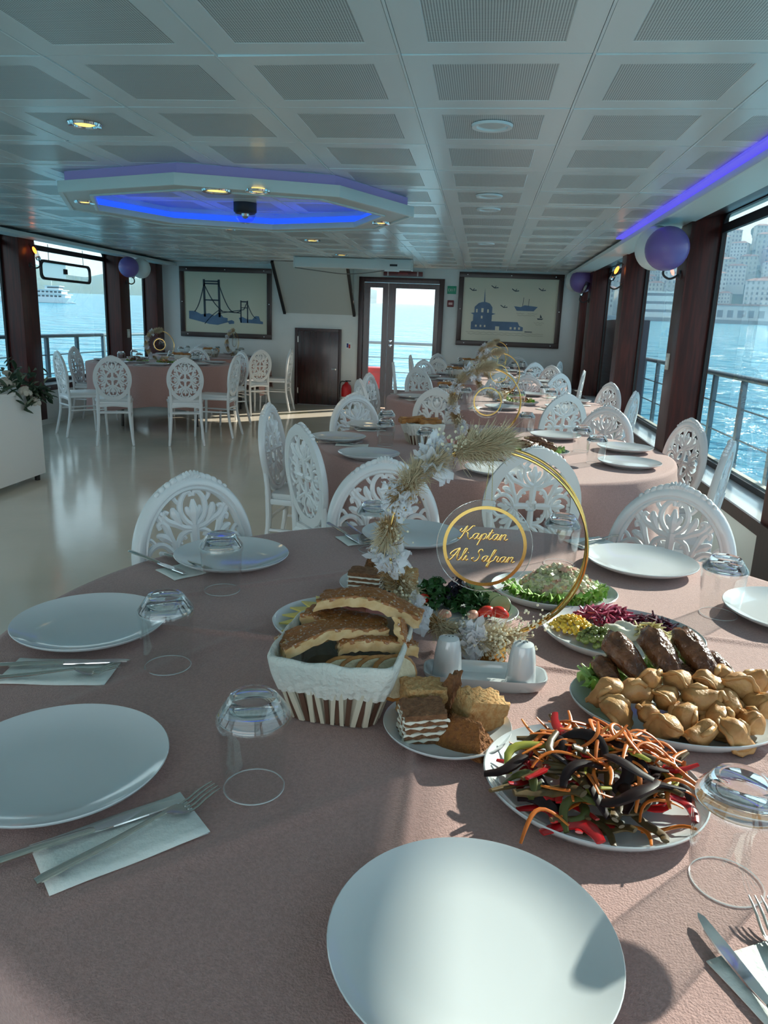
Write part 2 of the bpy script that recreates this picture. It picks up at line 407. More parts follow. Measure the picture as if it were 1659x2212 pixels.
# octagonal lowered ceiling ring with light strips
OC = Vector((-1.745, 5.33)); ORX, ORY = 1.23, 1.09
ocp = lambda s_, z: [(OC.x+ORX*s_*cos(2*PI*k/8), OC.y+ORY*s_*sin(2*PI*k/8), z) for k in range(8)]
OCT = mat('octagon panel enamel', (.62, .63, .60), .4)
def oct_ring(s0, s1, z0, z1):
    b = MB(); vs = ocp(s1, z0)+ocp(s0, z0)+ocp(s1, z1)+ocp(s0, z1); fs = []
    for i in range(8):
        j = (i+1) % 8
        fs += [(i, j, 8+j, 8+i), (16+i, 24+i, 24+j, 16+j), (8+i, 8+j, 24+j, 24+i), (i, 16+i, 16+j, j)]
    return b.add(vs, fs)
octo = thing('ceiling_feature', 'octagonal lowered ceiling ring with blue glow along its inner edge', 'ceiling ring', (0, 0, 0))
oct_ring(.84, .985, 2.028, 2.042).build('soffit_ring', OCT, octo)
oct_ring(.975, 1.0, 2.02, 2.085).build('outer_fascia', SOFF, octo, bevel=.004)
oct_ring(.82, .842, 2.02, 2.062).build('inner_fascia', SOFF, octo, bevel=.004)
oct_ring(.872, .888, 2.062, 2.11).build('inner_light_strip', LEDB, octo)
oct_ring(.955, .962, 2.085, 2.142).build('outer_light_strip', LEDO, octo)
oct_ring(.89, .953, 2.042, 2.165).build('core', SOFF, octo)

# downlights
lampcount = 0
def downlight(x, y, z, lit, label, r=.062):
    t_ = thing('downlight', label, 'ceiling light', (x, y, z), 0, 'round recessed downlights')
    MB().lathe([(r, .006), (r+.004, -.004), (r+.022, -.006), (r+.026, .004)], 28).build('trim_ring', CHROME if lit else RAILW, t_, smooth=True)
    MB().lathe([(0, -.001), (r*.7, -.0005), (r, .006), (r, .012)], 28).build('lens', WARMLAMP if lit else LENSOFF, t_, smooth=True)
    if lit:
        ld = bpy.data.lights.new('downlight_lamp', 'SPOT'); ld.energy = 3.0; ld.color = (1, .72, .38); ld.spot_size = 2.2; ld.spot_blend = .6; ld.shadow_soft_size = .05
        lo = link('downlight_lamp', ld, t_); lo.location = (0, 0, -.03)
LENSOFF = mat('unlit frosted lens', (.62, .66, .65), .35)
for px, py, z, lit, lab in (
    (183, 270, ZC, 1, 'lit amber downlight alone in the near left ceiling'),
    (468, 413, 2.028, 1, 'larger lit amber downlight on the near edge of the octagonal ring'),
    (557, 413, 2.028, 1, 'smaller lit amber downlight beside the larger one on the octagon near edge'),
    (183, 437, 2.028, 1, 'lit amber downlight on the left corner of the octagonal ring'),
    (823, 482, 2.028, 1, 'lit amber downlight on the right corner of the octagonal ring'),
    (497, 495, ZC, 1, 'lit amber downlight just beyond the octagonal ring below the spotlight ball'),
    (675, 520, ZC, 1, 'lit amber downlight halfway between octagon and back door'),
    (738, 551, ZC, 1, 'lit amber downlight furthest back near the screen case'),
    (1063, 273, ZC, 0, 'unlit round downlight with pale lens nearest the camera'),
    (1057, 424, ZC, 0, 'unlit round downlight with dark lens, second along the right row'),
    (1055, 453, ZC, 0, 'unlit round downlight with pale lens, third along the right row'),
    (1050, 527, ZC, 0, 'unlit round downlight furthest along the right row')):
    p = Z(px, py, z-.004)
    s = .062 if px not in (557, 497, 183+0) else .05
    if (px, py) in ((183, 437), (823, 482)): s = .042
    downlight(p.x, p.y, z-.004, lit, lab, s)
# spotlight ball
t_ = thing('disco_light', 'black disco light with clear faceted dome hanging inside the ceiling octagon', 'disco light', (-1.81, 5.72, ZC))
MB().lathe([(.085, 0), (.085, -.06), (.07, -.075), (0, -.075)], 28).build('housing', BLACKR, t_, smooth=True)
MB().ell((0, 0, -.075), (.078, .078, .072), 14, 9).build('dome', thin_glass('dome plastic', (.8, .82, .84), 1), t_)
MB().ell((0, 0, -.075), (.03, .03, .035), 8, 6).build('lamp_core', CHROME, t_)

# projection screen case with a drooping cable
t_ = thing('projector_screen', 'white rolled projection screen case under the ceiling by the back door', 'projector screen', (-1.78, 10.3, 2.0))
MB().box(-.79, .79, -.06, .06, .01, .135).build('case', SOFF, t_, bevel=.012)
for x in (-.80, .78): MB().box(x, x+.02, -.065, .065, 0, .14).build('end_cap', LENSOFF, t_)
MB().box(.40, .62, -.03, .03, -.012, .01).build('pull_bar', RAILW, t_)
MB().box(.50, .60, -.064, -.05, .05, .075).build('slot', BLACKR, t_)
cab = cr([(-2.55, 10.2, 1.995), (-2.2, 10.2, 1.96), (-1.9, 10.22, 1.935), (-1.6, 10.24, 1.955), (-1.35, 10.25, 1.995)], 6)
tag(MB().tube(cab, .006, 6).build('cable', mat('grey cable', (.16, .16, .15), .5), smooth=True), 'thin grey cable drooping below the projection screen case', 'cable')
# ================================================================== OUTSIDE
TILT = .0255                                   # the boat rides bow-up: the sea plane is tilted against the cabin
def ext(az, dist, z=0.0):                      # azimuth from the boat axis (deg, + right), distance, height above the water
    a = math.radians(az); x, y = dist*sin(a), dist*cos(a); return Vector((x, y, -2.0+y*TILT+z))
def sea():
    m = bpy.data.materials.new('choppy sea water'); m.use_nodes = True; t = m.node_tree; b = t.nodes['Principled BSDF']
    b.inputs['Base Color'].default_value = (.05, .30, .42, 1); b.inputs['Roughness'].default_value = .2; b.inputs['Specular IOR Level'].default_value = .38
    tc = t.nodes.new('ShaderNodeTexCoord'); last = None
    for sc_, st, dist in ((.30, 1.0, 2.2), (1.1, 1.0, .7), (5.0, .7, .12)):
        mp = t.nodes.new('ShaderNodeMapping'); mp.inputs['Scale'].default_value = (.55, 1.0, 1); mp.inputs['Rotation'].default_value = (0, 0, .5)
        n = t.nodes.new('ShaderNodeTexNoise'); n.inputs['Scale'].default_value = sc_; n.inputs['Detail'].default_value = 5; n.inputs['Distortion'].default_value = .4
        bp = t.nodes.new('ShaderNodeBump'); bp.inputs['Strength'].default_value = st; bp.inputs['Distance'].default_value = dist
        t.links.new(tc.outputs['Object'], mp.inputs['Vector']); t.links.new(mp.outputs['Vector'], n.inputs['Vector']); t.links.new(n.outputs['Fac'], bp.inputs['Height'])
        if last: t.links.new(last.outputs['Normal'], bp.inputs['Normal'])
        last = bp
    t.links.new(last.outputs['Normal'], b.inputs['Normal'])
    return m
o = MB().add([(-6000, -300, 0), (6000, -300, 0), (6000, 6000, 0), (-6000, 6000, 0)], [(0, 1, 2, 3)]).build('sea', sea())
o.location = (0, 0, -2.0); o.rotation_euler = (math.atan(TILT), 0, 0); struct(o)
tag(o, 'choppy pale turquoise sea outside the windows', 'sea', kind='structure')

DECKM = mat('pale yellow deck', (.46, .40, .26), .5); RAILM = mat('blue grey painted railing', (.10, .17, .22), .4)
struct(MB().box(XRW+.05, 2.32, YS, 14.2, -.10, -.02).build('trim_4', DECKM)); struct(MB().box(-6.05, XLW-.05, YS, 14.2, -.10, -.02).build('trim_5', DECKM))
struct(MB().box(XLW-.05, XRW+.05, YB+.15, 14.2, -.10, -.02).build('trim_6', DECKM))
def railing(label, xs, ys, posts, along):
    t_ = thing('deck_railing', label, 'railing', (0, 0, -.02))
    if along == 'y':
        x = xs; MB().tube([(x, ys[0], 1.0), (x, ys[1], 1.0)], .026, 10).build('handrail', RAILM, t_, smooth=True)
        for z in (.745, .49, .22): MB().tube([(x, ys[0], z), (x, ys[1], z)], .008, 6).build('bar', RAILM, t_, smooth=True)
        for y in posts: MB().box(x-.02, x+.02, y-.032, y+.032, 0, 1.0).build('post', RAILM, t_, bevel=.006)
    else:
        y = ys; MB().tube([(xs[0], y, 1.0), (xs[1], y, 1.0)], .026, 10).build('handrail', RAILM, t_, smooth=True)
        for z in (.745, .49, .22): MB().tube([(xs[0], y, z), (xs[1], y, z)], .008, 6).build('bar', RAILM, t_, smooth=True)
        for x in posts: MB().box(x-.032, x+.032, y-.02, y+.02, 0, 1.0).build('post', RAILM, t_, bevel=.006)
railing('blue grey deck railing outside the right windows', 2.2, (YS, 13.9), [6.66+.8*k for k in range(-10, 10)], 'y')
railing('blue grey deck railing outside the left windows', -5.93, (YS, 13.9), [9.8+.79*k for k in range(-14, 6)], 'y')
railing('dark rail across the deck outside the glazed back door', (-5.89, 2.16), 13.5, [-5.0+1.45*k for k in range(5)], 'x')
t_ = thing('deck_box', 'red deck box standing outside behind the glazed door', 'box', (-1.80, 12.6, -.02))
REDP = mat('red painted steel', (.5, .012, .016), .4)
MB().box(-.2, .2, -.18, .18, 0, .55).build('body', REDP, t_, bevel=.015); MB().box(-.21, .21, -.19, .19, .55, .62).build('lid', REDP, t_, bevel=.015)
# dark louvred locker outside the far right window
t_ = thing('deck_locker', 'dark blue grey louvred locker outside the far right window', 'locker', (1.92, 10.9, -.02))
LK = mat('dark blue locker paint', (.05, .06, .085), .5)
MB().box(-.18, .18, -.75, .75, 0, 1.5).build('body', LK, t_, bevel=.01)
for k in range(22): MB().box(-.19, -.18, -.7, .7, .1+.06*k, .13+.06*k).build('louvre', LK, t_)

# far shore on the right: hillside with stacked houses, quay building; low hills on the left
HILLM = mat('wooded hillside', (.07, .12, .07), .9, c2=(.12, .16, .10), nscale=.12, bump=.5, bscale=.3)
def hill(name, label, a0, a1, dist, depth, prof, m):
    b = MB(); n = 60
    def fn(u, v):
        az = lerp(a0, a1, u); h = prof(az)
        if v <= .5: d_, z = dist+depth*v*1.2, h*(v*2)**.85
        else: d_, z = dist+depth*v*1.2, h*(1-.4*(v-.5)*2)
        z += (sin(az*3.1+v*9)*.05+sin(az*7.7+v*4)*.03)*h*(1 if 0 < v else 0)
        return ext(az, d_, z-.5)
    b.grid(fn, n, 14)
    return tag(struct(b.build(name, m, smooth=True)), label, 'hill', kind='structure')
hp = lambda az: 20+16*math.exp(-((az-19.5)/4.2)**2)+12*math.exp(-((az-14.0)/2.2)**2)+14*math.exp(-((az-30)/9)**2)
hill('hillside', 'hazy wooded hillside covered in houses across the water on the right', 4, 62, 330, 120, hp, HILLM)
hill('distant_hills', 'faint low hills beyond the water on the left', -80, -8, 2200, 500, lambda az: 70+25*sin(az*.31)+14*sin(az*.9), HILLM)
WALLS = [mat('house wall %d' % i, c, .8) for i, c in enumerate(((.46, .45, .42), (.40, .37, .34), (.50, .50, .50), (.36, .29, .27), (.42, .42, .38)))]
ROOFM = mat('clay roof tiles', (.30, .13, .09), .8); WINM = mat('dark window panes', (.07, .09, .11), .2)
def house_proto(i, w_, d_, h_, fl):
    t_ = link('apartment_building', None)
    MB().box(-w_/2, w_/2, -d_/2, d_/2, -6, h_).build('wall', WALLS[i % 5], t_)
    b = MB(); e_ = .5; b.add([(-w_/2-e_, -d_/2-e_, h_), (w_/2+e_, -d_/2-e_, h_), (w_/2+e_, d_/2+e_, h_), (-w_/2-e_, d_/2+e_, h_), (-w_/4, 0, h_+1.8), (w_/4, 0, h_+1.8)],
        [(3, 2, 1, 0), (0, 1, 5, 4), (1, 2, 5), (2, 3, 4, 5), (3, 0, 4)]); b.build('roof', ROOFM, t_)
    b = MB(); nw = max(3, int(w_/2.4))
    for f in range(fl):
        for k in range(nw):
            x = -w_/2+(k+.5)*w_/nw; z = (f+.35)*h_/fl; b.box(x-.55, x+.55, -d_/2-.06, -d_/2+.05, z, z+h_/fl*.5)
    stuff(b.build('windows', WINM, t_))
    return Proto(t_)
HP = [house_proto(0, 10, 8, 12, 4), house_proto(1, 8, 8, 9, 3), house_proto(2, 14, 9, 15, 5), house_proto(3, 7, 7, 9, 3), house_proto(4, 11, 8, 13, 4)]
hr = random.Random(5); PLACED = []
def free(p, r):
    if any((p-q).length < r+rq for q, rq in PLACED): return False
    PLACED.append((p, r)); return True
for row in range(8):
    v = .05+.058*row; az = 8.0+hr.random()
    while az < 30:
        h = hp(az); dist = 330+120*v*1.2; zz = h*(v*2)**.85
        p = ext(az, dist-4, zz+1); s = hr.uniform(.45, .68); i_ = hr.randrange(5)
        if not free(p, 8.3*s*(1.15 if i_ == 2 else .85)): az += .5; continue
        o = HP[i_].get(); o.location = p; o.rotation_euler = (0, 0, -math.radians(az)+hr.uniform(-.35, .35)); o.scale = (s, s, s)
        tag(o, 'small hazy apartment house stacked on the far hillside', 'building', 'houses on the far hillside')
        az += hr.uniform(1.0, 1.8)*(1 if hr.random() < .85 else 1.7)
tr = random.Random(9)
TREEM = mat('far tree foliage', (.035, .075, .04), .9, c2=(.06, .10, .05), nscale=.6)
tp = None
for k in range(160):
    az = tr.uniform(9, 27); v = tr.uniform(.2, .55); zz = hp(az)*min(1, (v*2))**.85
    if not free(ext(az, 330+120*v*1.2-2, zz), 2.6): continue
    if tp is None:
        t_ = link('far_tree', None); b = MB()
        for q in range(7): b.ell((tr.uniform(-1.6, 1.6), tr.uniform(-1.6, 1.6), tr.uniform(2.5, 6)), (2.1, 2.1, 1.9), 8, 5)
        b.build('crown', TREEM, t_); MB().tube([(0, 0, -1), (0, 0, 4)], .3, 6).build('trunk', HILLM, t_); tp = Proto(t_)
    o = tp.get(); o.location = ext(az, 330+120*v*1.2-2, zz); s = tr.uniform(.6, 1.1); o.scale = (s, s, s)
    tag(o, 'round dark tree among houses on the far hillside', 'tree', 'trees on the far hillside')
# quay building and quay wall
t_ = thing('quay_building', 'long low white waterfront building with banded floors on the far quay', 'building', ext(13.1, 318, 0), -math.radians(13.1))
WB = mat('white quay plaster', (.7, .72, .72), .7)
for k in range(3):
    MB().box(-19, 13, -5, 5, 1.2+k*3.0, 3.2+k*3.0).build('floor_band', WB, t_)
    MB().box(-18.6, 12.6, -4.6, 4.6, 3.2+k*3.0, 4.2+k*3.0).build('window_band', WINM, t_)
MB().box(-19.5, 13.5, -5.5, 5.5, 10.2, 10.8).build('roof', WB, t_)
t_ = thing('quay_building', 'low white waterfront building at the foot of the hill, right of the banded one', 'building', ext(18.2, 318, 0), -math.radians(18.2))
qw = MB().box(-14, 26, -4, 4, 1.2, 6.5).build('wall', WALLS[2], t_); MB().box(-14.5, 26.5, -4.5, 4.5, 6.5, 7.1).build('roof', ROOFM, t_)
for k in range(11): MB().box(-12.5+3.5*k, -10.5+3.5*k, -4.1, -3.9, 2.2, 4.8).build('window', WINM, qw)
b = MB(); b.grid(lambda u, v: ext(lerp(4, 62, u), 312, -1+2.4*v), 40, 1); b.grid(lambda u, v: ext(lerp(4, 62, u), 312+26*v, 1.4), 40, 1)
tag(b.build('quay_wall', mat('dark quay stone', (.14, .15, .15), .8)), 'dark stone quay wall at the far waterline', 'quay', kind='structure')

# passenger ferry on the left
fp = ext(-30.6, 250, 0)
t_ = thing('ferry', 'white passenger ferry with three decks passing on the left', 'ferry', fp, math.radians(4)); t_.scale = (.5, .5, .5)
FW = mat('white ship paint', (.75, .77, .78), .5)
hull = [(-30, 0), (9.5, 0), (12.5, 3.2), (-30, 2.6)]
b = MB(); vs = [(x, -4, z) for x, z in hull]+[(x, 4, z) for x, z in hull]; b.add(vs, [(0,1,2,3),(7,6,5,4),(0,4,5,1),(1,5,6,2),(2,6,7,3),(3,7,4,0)]); b.build('hull', FW, t_)
for k, (x1, z) in enumerate(((9.5, 2.8), (7.5, 5.2))):
    dh = MB().box(-29, x1, -3.6, 3.6, z, z+2.0).build('deck_house', FW, t_); MB().box(-30, x1+1.2, -4, 4, z+2.0, z+2.3).build('deck', FW, t_)
    for q in range(14): MB().box(-27+q*2.5, -25.4+q*2.5, -3.7, -3.5, z+.6, z+1.5).build('window', WINM, dh)
MB().box(-3, 5.5, -2.6, 2.6, 7.5, 9.5).build('wheelhouse', FW, t_); MB().box(-1.5, 5.6, -2.7, 2.7, 8.4, 9.1).build('wheelhouse_window', WINM, t_); MB().box(-4, 6.2, -3, 3, 9.5, 9.8).build('roof', FW, t_)
MB().tube([(0, 0, 9.8), (0, 0, 14)], .15, 6).build('mast', FW, t_)
MB().tube([(11.5, -4.1, .1), (14, -5, .3), (17, -6, .1)], [.9, .7, .1], 8).build('bow_wave', FW, t_)

# sea haze between quay and hills
hm = bpy.data.materials.new('sea haze'); hm.use_nodes = True; t = hm.node_tree; t.nodes.clear()
ho = t.nodes.new('ShaderNodeOutputMaterial'); hv = t.nodes.new('ShaderNodeVolumeScatter'); hv.inputs['Density'].default_value = .0015; hv.inputs['Color'].default_value = (.30, .55, .85, 1); hv.inputs['Anisotropy'].default_value = .2
t.links.new(hv.outputs[0], ho.inputs['Volume'])
b = MB(); n = 24
vs = []; fs = []
for k in range(n+1):
    az = lerp(2, 64, k/n)
    for dd in (60, 520):
        for zz in (.3, 90): vs.append(ext(az, dd, zz))
for k in range(n):
    a, c = k*4, k*4+4
    fs += [(a, a+1, c+1, c), (a+2, c+2, c+3, a+3), (a+1, a+3, c+3, c+1), (a, c, c+2, a+2)]
fs += [(0, 2, 3, 1), (n*4, n*4+1, n*4+3, n*4+2)]
hm2 = hm.copy(); hm2.node_tree.nodes['Volume Scatter'].inputs['Density'].default_value = .00035
v2 = []; 
for k in range(n+1):
    az = lerp(-84, -1, k/n)
    for dd in (500, 2900):
        for zz in (.3, 160): v2.append(ext(az, dd, zz))
tag(MB().add(v2, fs).build('haze', hm2), 'pale blue haze before the faint hills on the left', 'haze', kind='stuff')
HAZE = tag(MB().add(vs, fs).build('haze', hm), 'pale blue haze over the water before the far hillside', 'haze', kind='stuff')
# ================================================================== TABLES
def cloth_mat():
    m = mat('mauve tablecloth fabric', (.385, .225, .205), .85, c2=(.465, .275, .25), nscale=260, ndetail=2, sheen=.25, bump=.25, bscale=420, bdetail=2)
    return m
CLOTH = cloth_mat(); TOPW = mat('folding table top', (.4, .36, .3), .6); BLKS = mat('black folding steel', (.012, .012, .013), .4)
TZ = .753
def tablecloth(cx, cy, R, label, seed, nr=14, na=96, creases=(), hem=.33):
    rs = random.Random(seed); ph = [rs.uniform(0, 6.28) for _ in range(8)]; nf = rs.choice((9, 10, 11))
    b = MB(); vs = [(0, 0, TZ-.001)]; fs = []
    radii = [R*(i+1)/nr*.985 for i in range(nr)]
    def crease(x, y):
        h = 0
        for (x0, y0, dx, dy, L, hh, wd) in creases:
            px, py = x-x0, y-y0; s = px*dx+py*dy; dd = -px*dy+py*dx
            if abs(s) < L: h += hh*math.exp(-(dd/wd)**2)*min(1, (L-abs(s))/.08)
        return h
    def wr(x, y): return .0012*sin(7*x+ph[0]+2*sin(3*y))*sin(5*y+ph[1])+.0007*sin(19*x+8*y+ph[2])
    for r in radii:
        for k in range(na):
            q = 2*PI*k/na; x, y = r*cos(q), r*sin(q); e_ = 1 if r < R*.95 else .3
            vs.append((x, y, TZ-.001+(wr(x, y) if nr > 20 else 0)*e_+crease(x, y)*e_))
    drop = [(1.0, TZ-.004), (1.006, TZ-.016), (1.009, TZ-.05)]
    for j in range(9): drop.append((1.01, None, (j+1)/9))
    for it in drop:
        for k in range(na):
            q = 2*PI*k/na
            if it[1] is not None: rr_, z = R*it[0], it[1]
            else:
                t = it[2]; hz = hem+.035*sin(4*q+ph[3])+.02*sin(2*q+ph[4]); z = lerp(TZ-.05, hz, t)
                am = .055*t**.8; w_ = sin(nf*q+ph[5]+.5*sin(3*q+ph[6])); w2 = sin((nf*2+3)*q+ph[7])
                rr_ = R*1.012+am*(w_*.8+.25*w2)+.012*t
            vs.append((rr_*cos(q), rr_*sin(q), z))
    for k in range(na): fs.append((0, 1+k, 1+(k+1) % na))
    rows = nr+len(drop)
    for i in range(rows-1):
        for k in range(na):
            l = (k+1) % na; a = 1+i*na; fs.append((a+k, a+na+k, a+na+l, a+l))
    b.add(vs, fs); o = b.build('tablecloth', CLOTH, smooth=True, sharp=3.0); o.location = (cx, cy, 0)
    return tag(o, label, 'tablecloth', 'mauve tablecloths')
def round_table(cx, cy, R, label, rz=0):
    t_ = thing('round_table', label, 'table', (cx, cy, 0), rz, 'round folding tables')
    MB().lathe([(0, .715), (R-.02, .715), (R-.012, .722), (R-.012, .74), (R-.02, .746), (0, .746)], 48).build('table_top', TOPW, t_)
    for s in (-1, 1):
        for q in (-1, 1):
            MB().tube(cr([(s*.34, q*.30, .715), (s*.35, q*.30, .50), (s*.42, q*.30, .30), (s*.44, q*.30, 0)], 5), .016, 8).build('leg', BLKS, t_, smooth=True)
        MB().tube([(s*.35, -.30, .52), (s*.35, .30, .52)], .012, 6).build('leg_brace', BLKS, t_, smooth=True)
T1, T2, T3, T4, T7 = (.04, 1.27), (.08, 3.66), (.12, 6.10), (.08, 8.50), (.10, 10.75)
T5, T6 = (-3.92, 8.95), (-4.02, 10.95)
CRZ = [(-.093, -.42, 0, 1, .45, .007, .007), (-.35, -.03, .97, -.05, .55, .006, .007), (.35, .16, .98, -.15, .45, .005, .007), (-.45, .28, .8, .6, .3, .0035, .008), (-.30, .45, .05, 1, .4, .0035, .006), (-.2, -.5, .75, .66, .35, .003, .012), (.45, -.35, .6, -.8, .3, .005, .012), (.38, -.3, .9, .4, .25, .004, .015), (-.55, -.2, .5, .87, .3, .003, .012)]
ORD = ('nearest', 'second', 'third', 'fourth', 'fifth')
for k, (c, R) in enumerate(((T1, .88), (T2, .85), (T3, .86), (T4, .86), (T7, .86))):
    round_table(c[0], c[1], R, 'round folding table under mauve cloth, %s in the row by the right windows' % ORD[k])
    tablecloth(c[0], c[1], R, 'mauve cloth on the %s table of the row by the right windows' % ORD[k], 3+k, 110 if k == 0 else 14, 520 if k == 0 else 120, CRZ if k == 0 else ())
for k, (c, lab) in enumerate(((T5, 'front'), (T6, 'rear'))):
    round_table(c[0], c[1], .87, 'round folding table with black legs, %s one by the left windows' % lab, .3)
    tablecloth(c[0], c[1], .87, 'mauve cloth hanging in folds on the %s table by the left windows' % lab, 23+k, 14, 120, (), .25)

# ================================================================== CHAIRS
def build_chair():
    t_ = link('dining_chair', None)
    ZR, A, B = .678, .166, .199                 # ring centre height, mid-line half axes
    yb = lambda z: -.19-(z-.45)*.13
    # oval frame with a moulded front and a flat back
    prof = [(-.0195, -.010), (-.0195, .009), (-.014, .016), (-.009, .012), (-.003, .019), (.006, .020), (.013, .016), (.016, .010), (.0195, .006), (.0195, -.010)]
    b = MB(); N = 64; n = len(prof); vs = []; fs = []
    for i in range(N):
        q = 2*PI*i/N; nx, nz = cos(q)/A, sin(q)/B; l = math.hypot(nx, nz); nx, nz = nx/l, nz/l
        for (d_, y) in prof:
            x, z = A*cos(q)+nx*d_, ZR+B*sin(q)+nz*d_; vs.append((x, yb(z)+y, z))
    for i in range(N):
        for k in range(n):
            j, l = (i+1) % N, (k+1) % n; fs.append((i*n+k, i*n+l, j*n+l, j*n+k))
    b.add(vs, fs).build('back_frame', LACQ, t_, smooth=True)
    # carved fretwork
    b = MB(); AI, BI = .150, .183
    def P(u, v, y=0): z = ZR+BI*v; return (AI*u, yb(z)+y, z)
    def stroke(pts, r, seg=6, y=.002):
        c_ = cr([(p[0], p[1], 0) for p in pts], 4); m = len(c_)
        rr_ = [(r[0]+(r[1]-r[0])*i/(m-1) if len(r) == 2 else (lerp(r[0], r[1], i/(m-1)*2) if i < (m-1)/2 else lerp(r[1], r[2], i/(m-1)*2-1))) for i in range(m)]
        b.tube([P(c.x, c.y, y) for c in c_], rr_, seg, flat=.85, up=(0, 1, 0))
    for (ax, sg) in (('v', 1), ('v', -1), ('u', 1), ('u', -1)):
        for mr in (1, -1):
            k = 1.0 if ax == 'v' else .92
            mp = (lambda p, q: (q*mr*k, p*sg)) if ax == 'v' else (lambda p, q: (p*sg, q*mr*k))
            S = lambda pts, r, y=.002: stroke([mp(*p) for p in pts], r, 6, y)
            S([(.43, 0), (.52, .15), (.66, .25), (.82, .24), (.94, .14), (.95, .05), (.89, .03)], (.0095, .0085, .006))
            S([(.50, .02), (.60, .055), (.70, .12), (.745, .145)], (.004, .011, .003), .005)
            S([(.40, .02), (.43, .20), (.50, .36), (.56, .52), (.64, .60), (.70, .57), (.68, .50)], (.009, .0105, .006))
            S([(.47, .26), (.58, .34), (.70, .40), (.76, .40)], (.005, .013, .004), .004)
            S([(.60, .55), (.70, .68), (.74, .74)], (.008, .010), .001)
            S([(.36, .0), (.37, .14), (.32, .27), (.24, .33), (.19, .28)], (.007, .0085, .006))
            S([(.78, .25), (.88, .36), (.97, .34)], (.006, .007), 0)
        stroke([mp(p, 0) for p in (.10, .30, .46)], (.012, .015))
        stroke([mp(p, 0) for p in (.46, .58, .72, .85)], (.006, .016, .004), 6, .006)
    for k in range(8):
        q = 2*PI*k/8; c = P(.085*cos(q)*1.2, .085*sin(q), .007); b.ell(c, (.011, .006, .011), 7, 5)
    b.ell(P(0, 0, .010), (.010, .007, .010), 8, 5)
    b.build('back_fretwork', LACQ, t_, smooth=True)
    # carved crest
    b = MB(); zt = ZR+B+.014
    for k in range(-3, 4):
        a = k*.36; b.tube([(sin(a)*.004, yb(zt)+.004, zt-.012), (sin(a)*.026, yb(zt)+.012, zt+cos(a)*.012), (sin(a)*.034, yb(zt)+.004, zt+cos(a)*.020)], [.004, .0075, .004], 6)
    for s in (-1, 1):
        for k in range(5):
            q = PI/2-s*(.19+.105*k); r_ = 1.0; x, z = (A+.016)*cos(q), ZR+(B+.016)*sin(q); w_ = .013-.0015*k
            b.ell((x, yb(z)+.006, z+.003), (w_*1.25, .010, w_*.8), 8, 6, M=RY(s*(.5+.12*k)))
    b.add(*(lambda p: ([(x, yb(z)-.009, z) for x, z in p]+[(x, yb(z)+.006, z) for x, z in p], [tuple(range(9)), tuple(range(17, 8, -1))]+[(i, i+9, (i+1) % 9+9, (i+1) % 9) for i in range(9)]))(
        [(-.10, ZR+B*.80+.014), (0, ZR+B-.005), (.10, ZR+B*.80+.014), (.085, zt-.022), (.045, zt+.002), (.02, zt+.012), (-.02, zt+.012), (-.045, zt+.002), (-.085, zt-.022)]))
    b.build('crest', LACQ, t_, smooth=True)
    # seat, rails, legs, stretchers
    b = MB(); out = [(-.155, -.20), (.155, -.20), (.195, .17), (.165, .205), (-.165, .205), (-.195, .17)]
    b.poly(out, .03, 'z'); o = b.build('seat', LACQ, t_, bevel=.010); o.location = (0, 0, .418)
    seat_o = o; b = MB().poly([(x*.93, y*.93) for x, y in out], .03, 'z'); o = b.build('seat_pad', mat('white seat vinyl', (.74, .76, .76), .4) if 'white seat vinyl' not in bpy.data.materials else bpy.data.materials['white seat vinyl'], seat_o, bevel=.013); o.location = (0, 0, .028)
    for s in (-1, 1):
        MB().tube(cr([(s*.158, yb(.66)-.002, .655), (s*.150, yb(.55)-.002, .55), (s*.148, -.195, .43), (s*.152, -.20, .26), (s*.176, -.255, 0)], 5), [.014]*8+[.0165]*6+[.015]*6+[.0125], 4+4).build('leg', LACQ, t_, smooth=True)
        MB().tube([(s*.168, .178, .42), (s*.170, .180, .22), (s*.174, .188, 0)], [.018, .015, .0115], 8).build('leg', LACQ, t_, smooth=True)
        MB().tube([(s*.153, -.20, .285), (s*.169, .18, .285)], .0095, 8).build('stretcher', LACQ, t_, smooth=True)
    MB().tube(cr([(-.149, -.196, .405), (0, -.202, .418), (.149, -.196, .405)], 6), .0135, 8, flat=1.5).build('back_rail', LACQ, t_, smooth=True)
    MB().tube([(-.151, -.20, .335), (.151, -.20, .335)], .0105, 8).build('stretcher', LACQ, t_, smooth=True)
    MB().tube([(-.170, .18, .30), (.170, .18, .30)], .0095, 8).build('stretcher', LACQ, t_, smooth=True)
    return t_
CH = Proto(build_chair())
def chair(bx, by, face, label, group='white carved oval-back chairs'):
    # bx, by: ground point below the crest; face: direction angle (deg) the sitter looks
    o = CH.get(); a = math.radians(face); dx, dy = cos(a), sin(a)
    o.location = (bx+dx*.245, by+dy*.245, 0); o.rotation_euler = (0, 0, a-PI/2)
    return tag(o, label, 'chair', group)
def at_table(c, pts, label_fn):
    for i, (x, y, lab) in enumerate(pts):
        chair(x, y, math.degrees(math.atan2(c[1]-y, c[0]-x)), lab)
W = 'white carved chair '
at_table(T1, [(-.775, 1.93, W+'at the far left of the nearest table, behind the plate with glass'), (-.285, 2.33, W+'at the far side of the nearest table, left of the gold hoop'),
              (.590, 2.19, W+'at the far right of the nearest table, sunlit along its rim'), (-1.06, 1.22, W+'cut by the left photo edge at the nearest table')], None)
